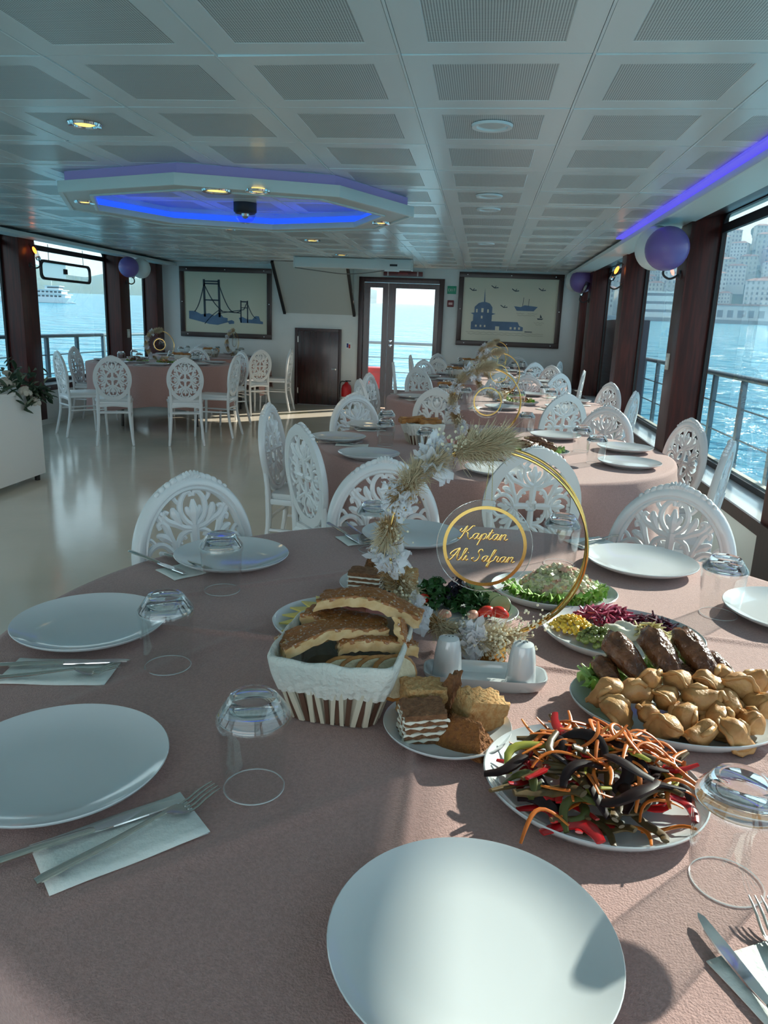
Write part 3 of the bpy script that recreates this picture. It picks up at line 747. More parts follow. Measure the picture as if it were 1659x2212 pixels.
at_table(T2, [(.225, 2.74, W+'seen from behind through the gold hoop, at the second table'), (-.727, 3.02, W+'in profile at the near left of the second table'), (-1.06, 3.70, W+'edge-on at the left of the second table'),
              (-.746, 4.47, W+'facing the camera at the far left of the second table'), (.752, 4.46, W+'facing the camera at the far right of the second table'),
              (1.09, 3.98, W+'turned inward at the right of the second table by the window pillar'), (1.05, 3.22, W+'edge-on with sunlit back beside the sill of the second table')], None)
at_table(T3, [(-.289, 5.13, W+'seen from behind at the near left of the third table'), (.588, 5.18, W+'bluish, seen from behind at the near right of the third table'), (-.90, 5.62, W+'oblique from behind at the left of the third table'),
              (-.94, 6.35, W+'behind the oblique one at the left of the third table'), (1.10, 6.55, W+'turned inward, right of the third table'), (1.13, 5.66, W+'edge-on by the window at the right of the third table'),
              (.44, 7.12, W+'grey-shaded, facing the camera at the far side of the third table')], None)
at_table(T4, [(-.62, 7.55, W+'seen from behind at the near left of the fourth table'), (-.97, 8.36, W+'in profile at the left of the fourth table before the glazed door'), (-.70, 9.25, W+'facing the camera at the far left of the fourth table'),
              (.78, 7.62, W+'bluish, from behind at the near right of the fourth table'), (1.10, 8.30, W+'thin edge-on at the right of the fourth table'), (.84, 9.20, W+'facing the camera at the far right of the fourth table'), (.22, 7.42, W+'from behind at the near side of the fourth table')], None)
at_table(T7, [(-.55, 9.85, W+'grey, from behind at the near left of the furthest table'), (-.98, 10.5, W+'edge-on spike at the left of the furthest table'), (-.66, 11.52, W+'facing the camera at the far left of the furthest table'),
              (.68, 9.80, W+'pale blue from behind at the near right of the furthest table'), (.55, 11.56, W+'facing the camera by the back wall at the furthest table'), (1.05, 10.4, W+'thin edge-on at the right of the furthest table')], None)
chair(-3.66, 7.17, 116, W+'from behind, left one of the front pair at the left table')
chair(-2.99, 7.40, 113, W+'from behind, right one of the front pair at the left table')
chair(-4.50, 7.62, 48, W+'angled at the far left of the front left table')
chair(-2.72, 8.22, 180, W+'edge-on from the side at the right of the front left table')
chair(-3.86, 10.03, -92, W+'mostly hidden behind the front left table, facing the camera')
chair(-3.05, 9.45, -130, W+'turned inward at the far right of the front left table')
chair(-4.95, 8.75, 5, W+'brownish in shade beside the left window, at the front left table')
chair(-3.02, 10.20, 140, W+'from behind at the right of the rear left table')
chair(-2.78, 10.95, 182, W+'edge-on against the white wall near the small dark door')
chair(-4.35, 11.5, -70, W+'facing the camera by the left painting behind the rear table')

# where a seat is pushed under a table the hanging cloth rests on the seat
bpy.context.view_layer.update()
_ch = [(o, o.matrix_world.inverted()) for o in col.objects if o.get('category') == 'chair']
for c_ in [o for o in col.objects if o.get('category') == 'tablecloth']:
    near = [m_ for o, m_ in _ch if (o.location-c_.location).length < 1.5]
    for v in c_.data.vertices:
        if v.co.z > .60: continue
        w_ = v.co+c_.location
        for m_ in near:
            q = m_ @ w_
            if abs(q.x) < .225 and -.215 < q.y < .235 and v.co.z < .486: v.co.z = .486+.010*rnd.random(); break
# ================================================================== WALL FITTINGS
CREAM = mat('cream picture board', (.62, .60, .46), .35, coat=.2); INKB = mat('blue print', (.07, .14, .24), .4, c2=(.10, .19, .32), nscale=5); INKD = mat('dark print', (.035, .055, .075), .5)
FRAMEM = mat('dark picture frame', (.035, .014, .011), .3)
def painting(label, x0, x1, z0, z1, art):
    t_ = thing('framed_painting', label, 'painting', (0, YB-.002, 0))
    fw = .075
    for (a, c, e_, g) in ((x0, x1, z1-fw, z1), (x0, x1, z0, z0+fw), (x0, x0+fw, z0+fw, z1-fw), (x1-fw, x1, z0+fw, z1-fw)):
        MB().box(a, c, -.035, 0, e_, g).build('frame_rail', FRAMEM, t_, bevel=.006)
    bd = MB().box(x0+fw-.005, x1-fw+.005, -.014, -.002, z0+fw-.005, z1-fw+.005).build('board', CREAM, t_)
    k = 0
    for u in (.08, .5, .92):
        for z in (z0+fw/2, z1-fw/2):
            MB().ell((lerp(x0, x1, u), -.036, z), (.009, .005, .009), 8, 5).build('bolt', CHROME, t_, smooth=True)
    for x in (x0+fw/2, x1-fw/2): MB().ell((x, -.036, (z0+z1)/2), (.009, .005, .009), 8, 5).build('bolt', CHROME, t_, smooth=True)
    art(bd, lambda u, v: (lerp(x0+fw, x1-fw, u), lerp(z1-fw, z0+fw, v)))
def flatpoly(b, pts, d=.004):
    n = len(pts); vs = [(p[0], -.0142, p[1]) for p in pts]+[(p[0], -.0142-d, p[1]) for p in pts]
    b.add(vs, [tuple(range(n)), tuple(range(2*n-1, n-1, -1))]+[(i, i+n, (i+1) % n+n, (i+1) % n) for i in range(n)])
def flatline(b, pts, w_):
    for (a, c) in zip(pts[:-1], pts[1:]):
        dx, dz = c[0]-a[0], c[1]-a[1]; l = math.hypot(dx, dz) or 1; nx, nz = -dz/l*w_/2, dx/l*w_/2
        flatpoly(b, [(a[0]+nx, a[1]+nz), (a[0]-nx, a[1]-nz), (c[0]-nx, c[1]-nz), (c[0]+nx, c[1]+nz)])
def art_bridge(t_, P):
    b = MB(); L = lambda pts, w_: flatline(b, [P(*p) for p in pts], w_)
    for x in (.24, .42): L([(x, .12), (x+.005, .74)], .034)
    for v in (.15, .19): L([(.24, v), (.42, v)], .022)
    L([(.24, .46), (.42, .46)], .022)
    for x in (.685, .765): L([(x, .45), (x, .82)], .018)
    L([(.685, .47), (.765, .47)], .02); L([(.685, .57), (.765, .57)], .012)
    sag = lambda x0, v0, x1, v1, d_, n=10: [(lerp(x0, x1, i/n), lerp(v0, v1, i/n)+d_*sin(PI*i/n)) for i in range(n+1)]
    L(sag(.12, .66, .24, .20, .07), .014); L(sag(.24, .20, .46, .64, .06), .014); L(sag(.42, .20, .685, .62, .20), .014); L(sag(.42, .62, .24, .86, -.02), .01)
    L(sag(.765, .50, .87, .74, .05), .010); L([(.40, .68), (.72, .60), (.76, .48)], .012); L([(.42, .64), (.685, .66)], .012)
    b.build('bridge_print', INKD, t_)
    b = MB()
    flatpoly(b, [P(*p) for p in ((.05, .65), (.12, .65), (.20, .70), (.30, .68), (.36, .72), (.42, .66), (.47, .74), (.52, .75), (.52, .82), (.40, .87), (.30, .86), (.18, .82), (.05, .78))])
    flatpoly(b, [P(*p) for p in ((.52, .80), (.57, .78), (.60, .80), (.60, .84), (.54, .85))]); flatpoly(b, [P(*p) for p in ((.66, .74), (.70, .72), (.76, .76), (.82, .76), (.86, .70), (.90, .70), (.92, .78), (.95, .79), (.95, .83), (.80, .82), (.68, .82))])
    b.build('harbour_print', INKB, t_)
def art_tower(t_, P):
    b = MB(); F = lambda *p: flatpoly(b, [P(*q) for q in p])
    F((.10, .80), (.10, .70), (.12, .68), (.12, .58), (.09, .56), (.13, .55), (.13, .46), (.17, .40), (.21, .38), (.25, .38), (.29, .40), (.32, .46), (.32, .55), (.36, .56), (.32, .58), (.32, .68), (.60, .68), (.62, .74), (.66, .76), (.66, .82), (.10, .82))
    F((.225, .38), (.23, .16), (.24, .38))
    F((.55, .43), (.62, .44), (.66, .41), (.80, .43), (.76, .50), (.58, .50))
    b.build('tower_print', INKB, t_)
    b = MB()
    for x, v in ((.10, .20), (.33, .15), (.55, .19), (.83, .17), (.44, .45)):
        flatline(b, [P(x-.035, v-.03), P(x, v+.005), P(x+.04, v-.002)], .012); flatline(b, [P(x, v+.005), P(x+.015, v-.03)], .009)
    flatline(b, [P(.64, .43), P(.645, .29)], .006); flatline(b, [P(.70, .43), P(.705, .31)], .006)
    flatpoly(b, [P(.80, .61), P(.87, .61), P(.855, .63), P(.81, .63)]); flatpoly(b, [P(.83, .60), P(.835, .545), P(.855, .60)]); flatline(b, [P(.68, .83), P(.76, .83)], .012)
    stuff(b.build('bird_silhouette_print', INKD, t_))
    b = MB()
    for v, x0, x1, n in ((.86, .05, .88, 26), (.89, .07, .88, 24), (.54, .58, .66, 4), (.54, .70, .80, 4), (.57, .59, .78, 7), (.68, .77, .88, 5), (.71, .79, .86, 4)):
        flatline(b, [P(lerp(x0, x1, i/n), v+(.006 if i % 2 else -.004)) for i in range(n+1)], .004)
    b.build('wave_print', mat('faint brown print', (.30, .28, .20), .5), t_)
    b = MB()
    for x, v, w_, h_ in ((.155, .52, .016, .05), (.215, .51, .022, .06), (.275, .52, .016, .05), (.212, .62, .016, .04), (.155, .76, .016, .03), (.205, .76, .016, .03), (.25, .76, .016, .03), (.385, .79, .04, .06), (.53, .78, .02, .035), (.575, .78, .02, .035), (.62, .78, .02, .035)):
        x_, z = P(x, v); w2, h2 = w_*.75, h_*.5; b.box(x_-w2, x_+w2, -.0205, -.0142, z-h2, z+h2)
    b.build('tower_window_print', CREAM, t_)
painting('framed picture of a blue suspension bridge on the back wall, left', -4.83, -3.33, 1.0, 2.075, art_bridge)
painting('framed picture of a blue island tower with gulls, right of the door', -.413, 1.145, 1.035, 2.113, art_tower)

# letters drawn as strokes (unit box, y up)
SF = {'E': [[(1, 1), (0, 1), (0, 0), (1, 0)], [(0, .5), (.8, .5)]], 'X': [[(0, 0), (1, 1)], [(0, 1), (1, 0)]], 'I': [[(.5, 0), (.5, 1)]], 'T': [[(0, 1), (1, 1)], [(.5, 1), (.5, 0)]]}
GREENP = mat('green sign enamel', (.01, .30, .17), .4); WHITEP = mat('white sign print', (.8, .85, .82), .5)
t_ = thing('exit_sign', 'square green exit sign on the wall right of the door', 'sign', (-.517, YB, 1.845))
MB().box(-.068, .068, -.012, 0, -.058, .058).build('plate', GREENP, t_, bevel=.003)
b = MB()
for k, ch in enumerate('EXIT'):
    for st in SF[ch]: b.tube([(-.052+k*.028+p[0]*.02, -.0125, -.018+p[1]*.036) for p in st], .0028, 4, up=(0, 1, 0))
b.build('lettering', WHITEP, t_)
t_ = thing('fire_alarm', 'small dark red fire alarm box below the exit sign', 'alarm', (-.525, YB, 1.645))
MB().box(-.05, .05, -.035, 0, -.05, .05).build('box', mat('dark red plastic', (.16, .015, .02), .4), t_, bevel=.012); MB().box(-.03, .03, -.039, -.03, -.018, .016).build('panel', mat('pale pink panel', (.62, .45, .45), .5), t_, bevel=.004)
t_ = thing('red_signal_box', 'long dark red sign box with end bands above the glazed door', 'sign', (-1.27, YB, 2.058))
MB().box(-.30, .30, -.05, 0, -.034, .034).build('case', mat('deep red plastic', (.10, .006, .008), .3), t_, bevel=.008)
for x in (-.23, .225): MB().box(x-.01, x+.01, -.053, 0, -.036, .036).build('band', mat('dull steel band', (.4, .34, .34), .35, metal=.6), t_)
MB().box(-.075, .075, -.0515, -.049, -.012, .014).build('faint_print', mat('faint red print', (.28, .06, .06), .5), t_)
t_ = thing('wall_notice', 'tiny blue and red notice on the wall between the two doors', 'sign', (-2.09, YB, .955))
MB().box(-.045, .045, -.005, 0, -.055, .055).build('card', WHITEP, t_)
MB().box(-.03, -.002, -.0065, -.004, -.03, .035).build('blue_mark', mat('blue mark', (.03, .05, .25), .5), t_); MB().box(.002, .028, -.0065, -.004, -.04, .02).build('red_mark', REDP, t_)
t_ = thing('fire_extinguisher', 'red and white fire extinguisher on the floor left of the glazed door', 'extinguisher', (-2.08, YB-.16, 0))
MB().lathe([(0, .0), (.075, 0), (.08, .01), (.08, .17), (.079, .175)], 24).build('lower_body', mat('white label paint', (.66, .66, .64), .4), t_, smooth=True)
MB().lathe([(.08, .175), (.08, .30), (.065, .35), (.03, .38), (.022, .40), (0, .40)], 24).build('upper_body', REDP, t_, smooth=True); ub = KIDS[t_.name][-1]
MB().box(-.02, .07, -.012, .012, .41, .425).box(-.015, .015, -.012, .012, .395, .415).build('handle', BLACKR, ub)
MB().tube(cr([(-.02, 0, .405), (-.09, -.01, .40), (-.105, -.02, .30), (-.095, -.02, .16)], 6), .009, 8).build('hose', BLACKR, ub, smooth=True)
# brass floor strip
tag(MB().box(-.02, .02, 0, .01, 0, .004).build('floor_strip', mat('yellow strip', (.6, .5, .2), .4)), 'thin yellow strip lying on the floor before the small dark door', 'strip')
o = bpy.data.objects['floor_strip']; a, c = Z(597, 895, .0), Z(666, 892, .0); o.location = (a+c)/2; o.rotation_euler = (0, 0, math.atan2(c.y-a.y, c.x-a.x)); o.scale = ((c-a).length/.04, 3, 1)

# switch plates on pillars
for x, y, z, s, lab in ((XR, 5.93, 1.12, -1, 'pale switch plate on the big pillar by the right windows'), (XL, 10.58, 1.04, 1, 'pale switch plate on the pillar by the left windows')):
    t_ = thing('switch_plate', lab, 'switch', (x+s*.001, y, z)); MB().box(min(0, s*.01), max(0, s*.01), -.04, .04, -.06, .06).build('plate', mat('switch plastic', (.6, .6, .54), .4), t_, bevel=.003)
    MB().box(min(s*.009, s*.014), max(s*.009, s*.014), -.018, .018, -.03, .03).build('rocker', WHITEP, t_, bevel=.003)

# wall sconces: black arm, tilted glass tube with a glowing amber bulb
AMB = mat('amber bulb', (.9, .3, .05), .4, emit=(1, .22, .03), estr=5); SHG = thin_glass('sconce glass', (.75, .7, .68), 1)
def sconce(x, y, z, s, lab, lit=True):
    t_ = thing('wall_sconce', lab, 'wall lamp', (x, y, z))
    MB().lathe([(0, 0), (.035, 0), (.03, .012), (0, .014)], 16, M=T(0, 0, -.12) @ RY(s*PI/2)).build('wall_plate', BLKS, t_, smooth=True)
    MB().tube(cr([(s*.01, 0, -.12), (s*.07, 0, -.15), (s*.12, 0, -.12), (s*.11, 0, -.06)], 5), .008, 8).build('arm', BLKS, t_, smooth=True)
    Mx = T(s*.11, 0, -.06) @ RY(-s*.42)
    MB().lathe([(.024, 0), (.026, .01), (.026, .03), (.02, .035)], 16, M=Mx).build('socket', CHROME, t_, smooth=True)
    MB().lathe([(.026, .02), (.032, .12), (.036, .19)], 16, M=Mx).build('glass_shade', SHG, t_, smooth=True)
    MB().ell(Mx @ Vector((0, 0, .11)), (.018, .018, .042), 10, 8, M=RY(-s*.42)).build('bulb', AMB if lit else LENSOFF, t_, smooth=True)
sconce(XL, 8.25, 1.93, 1, 'glass tube wall lamp with orange bulb beside the left hanging mirror')
sconce(XL, 10.60, 1.88, 1, 'glass tube wall lamp with orange bulb below the left balloons')
sconce(XR, 5.90, 1.86, -1, 'glass tube wall lamp below the large purple balloon', False)
sconce(XR, 8.33, 1.90, -1, 'glass tube wall lamp with orange bulb between the right balloons')
sconce(XR, 10.78, 1.84, -1, 'glass tube wall lamp below the far purple balloon', False)
# balloons
PUR = mat('lilac balloon rubber', (.17, .11, .34), .32, sss=0, c2=(.20, .13, .38), nscale=3); WBAL = mat('white balloon rubber', (.72, .76, .74), .3)
def balloon(p, r, m, lab, facing):
    t_ = thing('balloon', lab, 'balloon', p, 0, 'balloons tied by the wall lamps')
    d_ = Vector(facing).normalized(); q = d_.to_track_quat('Z', 'Y').to_matrix().to_4x4()
    MB().ell((0, 0, 0), (r, r, r*1.04), 32, 20, M=q, fn=lambda p_, v: v*(1-.05*max(0, p_.z)**6)).build('skin', m, t_, smooth=True); sk = KIDS[t_.name][-1]
    MB().lathe([(.006, r*.98), (.009, r*1.0), (.012, r*1.03), (.0, r*1.035)], 10, M=q).build('knot', m, sk, smooth=True)
pa = Yp(1441, 537, 5.66); balloon(pa, .148, PUR, 'large lilac balloon in front of the big right pillar', Vector((0, 0, CAMZ))-pa)
balloon(Yp(1421, 536, 5.88)+Vector((0, .04, 0)), .152, WBAL, 'white balloon half hidden behind the large lilac one', (.3, .2, -.9))
pb = Yp(1257, 607, 11.0); balloon(pb, .162, PUR, 'lilac balloon in the far right corner beside the tower picture', Vector((0, 0, CAMZ))-pb)
balloon(Yp(1246, 607, 11.3)+Vector((0, .02, 0)), .155, WBAL, 'white balloon peeking from behind the far right lilac one', (-.3, .3, -.9))
balloon(Yp(278, 577, 10.25), .135, PUR, 'dark lilac balloon on the left window pillar', (.1, -.5, -.6))
balloon(Yp(304, 580, 10.52), .135, WBAL, 'grey white balloon right of the dark lilac one by the left windows', (-.2, .2, -.9))
MILK = bpy.data.materials.new('milky translucent panel'); MILK.use_nodes = True; _t = MILK.node_tree; _t.nodes.clear()
_o = _t.nodes.new('ShaderNodeOutputMaterial'); _tr = _t.nodes.new('ShaderNodeBsdfTranslucent'); _tr.inputs['Color'].default_value = (.95, .92, .86, 1); _t.links.new(_tr.outputs[0], _o.inputs[0])
# hanging framed mirror panel in the left window
t_ = thing('hanging_mirror', 'white and clear panel in a black rounded frame hanging in the left window', 'mirror', (-5.22, 0, 0))
y0, y1, z0, z1 = 8.61, 9.77, 1.675, 1.905
ring_plate(-.012, rr(y0, y1, z0, z1, .07, 5), rr(y0+.03, y1-.03, z0+.03, z1-.03, .05, 5), .024).build('frame', BLACKR, t_)
MB().add([(0, y0+.02, z0+.02), (0, 9.17, z0+.02), (0, 9.17, z1-.02), (0, y0+.02, z1-.02)], [(0, 1, 2, 3)]).build('white_panel', MILK, t_)
MB().box(-.004, .004, 9.17, y1-.02, z0+.02, z1-.02).build('clear_panel', thin_glass('clear panel', (.9, .93, .94), 1), t_)
MB().box(-.012, .018, 9.11, 9.18, 1.765, 1.825).build('clip', BLACKR, t_)
for y in (8.8, 9.6): MB().tube([(0, y, z1-.005), (0, y, 2.085)], .004, 6).build('hanger', BLACKR, t_)

# ================================================================== PODIUM WITH GARLAND
PODM = mat('white podium laminate', (.86, .87, .86), .4)
t_ = thing('podium', 'white podium with small black feet at the left photo edge', 'podium', (-3.66, 5.18, 0), math.radians(2))
MB().box(-.24, .24, -.36, .34, .05, .70).build('body', PODM, t_, bevel=.006); MB().box(-.25, .25, -.37, .35, .70, .725).build('top_board', PODM, t_, bevel=.005)
for x in (-.2, .2):
    for y in (-.3, .28): MB().lathe([(.02, 0), (.022, .05)], 12, M=T(x, y, 0)).build('foot', BLKS, t_, smooth=True)
t_ = thing('flower_garland', 'dark green leaf garland with off white roses draped over the podium', 'garland', (-3.66, 5.18, .725))
LEAF = [mat('dark garland leaf', (.016, .045, .022), .45), mat('grey green garland leaf', (.045, .085, .05), .5), mat('pale garland leaf', (.16, .20, .14), .55)]
def leaf_mesh(m):
    b = MB(); pts = [(-1, 0), (-.55, .28), (0, .36), (.55, .24), (1, 0), (.55, -.24), (0, -.36), (-.55, -.28)]
    vs = [(x*.034, y*.034, -.006*x*x) for x, y in pts]+[(-.034, 0, -.006), (0, 0, -.005), (.034, 0, -.006)]
    b.add(vs, [(0, 1, 9), (1, 2, 9), (2, 3, 9), (3, 4, 9), (4, 5, 9), (5, 6, 9), (6, 7, 9), (7, 0, 9)]); return b
lm = [leaf_mesh(m).build('leaf', m, t_) for m in LEAF]; gr = random.Random(4); fl = [True]*3
for k in range(210):
    if k < 150: p = Vector((gr.uniform(-.27, .30), gr.uniform(-.34, .38), abs(gr.gauss(.07, .07))+.012))
    elif k < 190: u = gr.random(); p = Vector((.255+gr.uniform(0, .03), lerp(.30, .05, u)+gr.uniform(-.05, .05), .02-.20*u*gr.random()))
    else: p = Vector((gr.uniform(.1, .33), .36+gr.uniform(0, .04), .02-.12*gr.random()))
    i = gr.choices((0, 1, 2), (6, 3, 1.2))[0]
    if fl[i]: o = lm[i]; fl[i] = False
    else: o = lm[i].copy(); col.objects.link(o)
    o.location = p; o.rotation_euler = (gr.uniform(-1, 1), gr.uniform(-1, 1), gr.uniform(0, 6.28)); s = gr.uniform(1.0, 2.1); o.scale = (s, s*gr.uniform(.6, 1), s)
ROSE = mat('off white rose petals', (.50, .48, .42), .6)
for k in range(11):
    p = Vector((gr.uniform(-.2, .26), gr.uniform(-.3, .32), gr.uniform(.05, .12))) if k < 8 else Vector((.28, gr.uniform(.05, .3), gr.uniform(-.08, .03)))
    b = MB()
    for q in range(9):
        a = q*2.4; rr_ = .008+.0028*q; b.ell((cos(a)*rr_, sin(a)*rr_, -.001*q), (.016, .007, .018), 7, 5, M=RZ(a+PI/2) @ RX(-.25-.05*q))
    o = b.build('rose', ROSE, t_, smooth=True); o.location = p; o.rotation_euler = (gr.uniform(-.5, .9), gr.uniform(-.2, 1.2), 0); o.scale = (1.3,)*3
for k in range(5):
    MB().tube(cr([(gr.uniform(-.2, .2), gr.uniform(-.3, .3), .05), (gr.uniform(-.3, .1), gr.uniform(-.3, .3), .14), (gr.uniform(-.35, .1), gr.uniform(-.3, .3), .22)], 4), .004, 5).build('twig', LEAF[0], t_)
# ================================================================== TABLEWARE
def plate_mesh(R=.135, sx=1, sy=1):
    k = R/.135
    prof = [(0, .0075), (.070*k, .0075), (.092*k, .010), (.116*k, .0165), (.130*k, .0235), (.1345*k, .0255), (.1355*k, .0245), (.134*k, .0215), (.118*k, .0125), (.094*k, .005), (.080*k, .004), (.078*k, 0), (.072*k, 0), (.070*k, .003), (0, .003)]
    return MB().lathe(prof, 72, sx, sy)
PLATE = Proto(plate_mesh().build('dinner_plate', PORC, smooth=True))
def plate(x, y, lab, s=1.0, z=TZ):
    o = PLATE.get(); o.location = (x, y, z); o.scale = (s, s, 1); return tag(o, lab, 'plate', 'white dinner plates')
RIM_GLINT = mat('painted rim glint', (.85, .9, .92), .08, alpha=.55, coat=.5)  # bright glint along the glass edge, painted as a pale half-opaque colour
def tumbler_proto():
    t_ = link('glass_tumbler', None)
    MB().lathe([(.0375, .0005), (.0385, .001), (.0455, .090), (.0468, .098), (.0455, .104), (.031, .124), (.0292, .1265)], 40, cap=False).build('wall', CLEAR, t_, smooth=True)
    MB().lathe([(.0360, .001), (.0365, .001), (.0438, .090), (.0447, .0975), (.042, .102)], 40, cap=False).build('inner_wall', CLEAR, t_, smooth=True)
    MB().lathe([(0, .1135), (.030, .1125), (.0405, .1035), (.0440, .0995), (.0445, .1035), (.0305, .1235), (.0285, .1268), (.0240, .1272), (.0225, .1255), (0, .1250)], 40).build('thick_base', SOLIDGLASS, t_, smooth=True)
    MB().tube([(.0375*cos(2*PI*k/40), .0375*sin(2*PI*k/40), .001) for k in range(40)], .0009, 5, closed=True).build('rim', RIM_GLINT, t_, smooth=True)
    return t_
TUMB = Proto(tumbler_proto())
def tumbler(x, y, lab, z=TZ, group='upturned tumblers'):
    o = TUMB.get(); o.location = (x, y, z); o.rotation_euler = (0, 0, x*7); return tag(o, lab, 'glass', group)
def knife_proto():
    t_ = link('table_knife', None)
    b = MB(); b.tube([(-.125, 0, .003), (-.12, 0, .0035), (-.06, 0, .0042), (-.005, 0, .0036), (.0, 0, .003)], [.0045, .0062, .0062, .0050, .0042], 10, flat=.55, up=(0, 0, 1)); b.build('handle', STEEL, t_, smooth=True)
    up = [(0, .0042), (.02, .0075), (.06, .0088), (.085, .0078), (.10, .004), (.106, .0)]; dn = [(.10, -.0042), (.06, -.0058), (.02, -.0055), (0, -.0042)]
    pts = up+dn; n = len(pts); vs = [(x, y, .0018) for x, y in pts]+[(x, y*.9, .0034) for x, y in pts]
    MB().add(vs, [tuple(range(n)), tuple(range(2*n-1, n-1, -1))]+[(i, i+n, (i+1) % n+n, (i+1) % n) for i in range(n)]).build('blade', CHROME, t_)
    return t_
def fork_proto():
    t_ = link('table_fork', None)
    MB().tube([(-.130, 0, .003), (-.125, 0, .0035), (-.05, 0, .005), (0, 0, .0085), (.018, 0, .0095)], [.005, .0062, .0048, .0032, .0035], 10, flat=.5, up=(0, 0, 1)).build('handle', STEEL, t_, smooth=True)
    b = MB(); zc = lambda x: .0095-.0075*sin(min(1, max(0, (x-.015)/.055))*PI*.9)+.004*max(0, (x-.05)/.03)
    def fn(u, v): x = .016+.030*v; w_ = .0035+.0085*sin(min(1, v*1.2)*PI/2); return (x, lerp(-w_, w_, u), zc(x)+.0012*(2*u-1)**2)
    b.grid(fn, 8, 6)
    b.v += []; b.build('head', STEEL, t_, smooth=True)
    for k in range(4):
        y = -.0104+k*.00693; MB().tube([(x, y*(1-.10*(x-.046)/.04), zc(x)) for x in (.044, .055, .066, .077, .088)], [.0018, .0017, .0016, .0014, .0008], 6, flat=.7, up=(0, 0, 1)).build('tine', STEEL, t_, smooth=True)
    return t_
KN, FK = Proto(knife_proto()), Proto(fork_proto())
def lay(proto, tip, back, lab, cat, z):
    # tip / back are points on the table giving the direction; the piece keeps its real length
    d_ = (Vector(tip)-Vector(back)); a = math.atan2(d_.y, d_.x); o = proto.get(); L = .106 if cat == 'knife' else .088
    o.location = (tip[0]-cos(a)*L, tip[1]-sin(a)*L, z); o.rotation_euler = (0, 0, a); return tag(o, lab, cat, 'steel cutlery')
PAPER = mat('white paper napkin', (.80, .83, .80), .8, bump=.25, bscale=90)
def napkin(p, a, lab, L=.155, W=.075, z=TZ):
    t_ = thing('paper_napkin', lab, 'napkin', (p[0], p[1], z), a, 'folded paper napkins')
    for i, (dx, dy, zz) in enumerate(((0, 0, .0006), (.0015, -.001, .0026))):
        b = MB(); b.grid(lambda u, v: (lerp(-L/2, L/2, u)+dx, lerp(-W/2, W/2, v)+dy, zz+.0006*sin(9*u+3*v)+(.0012 if i and u > .95 else 0)), 10, 6)
        o = b.build('fold_layer', PAPER, t_, smooth=True); m_ = o.modifiers.new('thickness', 'SOLIDIFY'); m_.thickness = .0012; m_.offset = 1
    return t_
# ---- settings on the nearest table
for x, y, lab in ((.028, .581, 'white plate nearest the camera, sunlit, at the bottom centre'), (-.497, .779, 'white plate cut by the left photo edge, beside napkin with fork'),
                  (-.681, 1.201, 'white plate second from the front on the left of the nearest table'), (-.562, 1.649, 'white plate before the carved chair at the far left'),
                  (.429, 1.843, 'white plate with shadow at the far right of the nearest table'), (-.156, 1.939, 'white plate behind the flowers at the far edge of nearest table')):
    plate(x, y, lab)
p = Z(1712, 1318, .775); plate(p.x, p.y, 'white plate cut by the right photo edge')
for px, py, lab in ((549, 1700, 'large clear upturned glass between the front left plate and bread basket'), (363, 1438, 'clear upturned glass overlapping the second left plate'), (480, 1275, 'clear upturned glass before the far left plate'),
                    (806, 1188, 'clear upturned glass behind the feathered side of the gold hoop'), (1207, 1218, 'clear upturned glass inside the right rim of the gold hoop'), (1551, 1327, 'sunlit clear upturned glass right of the far right plate'), (1568, 1905, 'clear upturned glass at the right edge beside the vegetable platter')):
    p = Z(px, py, TZ); tumbler(p.x, p.y, lab)
def zc2(px, py): return Z(px, py, TZ+.004)
def nap_px(pts, lab):
    P = [Z(a, b_, TZ) for a, b_ in pts]; c = sum(P, Vector())/4; d_ = (P[1]-P[0]+P[2]-P[3]); napkin(c, math.atan2(d_.y, d_.x), lab, max(.10, min(.17, (P[1]-P[0]).length)), max(.05, min(.09, (P[3]-P[0]).length)))
nap_px([(55, 1832), (390, 1712), (455, 1803), (105, 1938)], 'paper napkin under knife and fork at the front left')
nap_px([(25, 1418), (262, 1428), (240, 1484), (-10, 1484)], 'paper napkin at the left photo edge below the second left plate')
nap_px([(310, 1222), (395, 1212), (480, 1240), (415, 1264)], 'paper napkin left of the far left plate')
nap_px([(705, 1152), (775, 1145), (850, 1182), (772, 1190)], 'paper napkin at the far edge left of the feathered hoop')
nap_px([(1220, 1165), (1300, 1160), (1330, 1180), (1250, 1190)], 'paper napkin half hidden behind the gold hoop rim')
napkin((.322, .555), math.radians(-62), 'paper napkin at the bottom right corner', .17, .08)
lay(KN, zc2(402, 1733), zc2(0, 1868), 'steel knife on the front left napkin', 'knife', TZ+.0055)
lay(FK, zc2(468, 1716), zc2(8, 1948), 'steel fork on the front left napkin', 'fork', TZ+.0055)
lay(KN, zc2(283, 1431), zc2(0, 1443), 'steel knife on the napkin at the left photo edge', 'knife', TZ+.0055)
lay(FK, zc2(262, 1452), zc2(0, 1469), 'steel fork on the napkin at the left photo edge', 'fork', TZ+.0055)
lay(KN, zc2(402, 1243), zc2(304, 1204), 'steel knife beside the far left plate', 'knife', TZ+.0055)
lay(FK, zc2(480, 1247), zc2(345, 1196), 'steel fork beside the far left plate', 'fork', TZ+.0055)
lay(KN, zc2(785, 1180), zc2(720, 1140), 'steel knife on the napkin left of the hoop', 'knife', TZ+.0055)
lay(FK, zc2(800, 1178), zc2(752, 1135), 'steel fork on the napkin left of the hoop', 'fork', TZ+.0055)
lay(KN, zc2(1505, 1980), zc2(1660, 2178), 'steel knife with bright blade at the bottom right', 'knife', TZ+.0060)
lay(FK, zc2(1632, 1960), zc2(1720, 2110), 'steel fork with dark tines at the bottom right', 'fork', TZ+.0060)
lay(FK, zc2(1572, 1300), zc2(1660, 1276), 'steel fork behind the right sunlit glass', 'fork', TZ+.002)
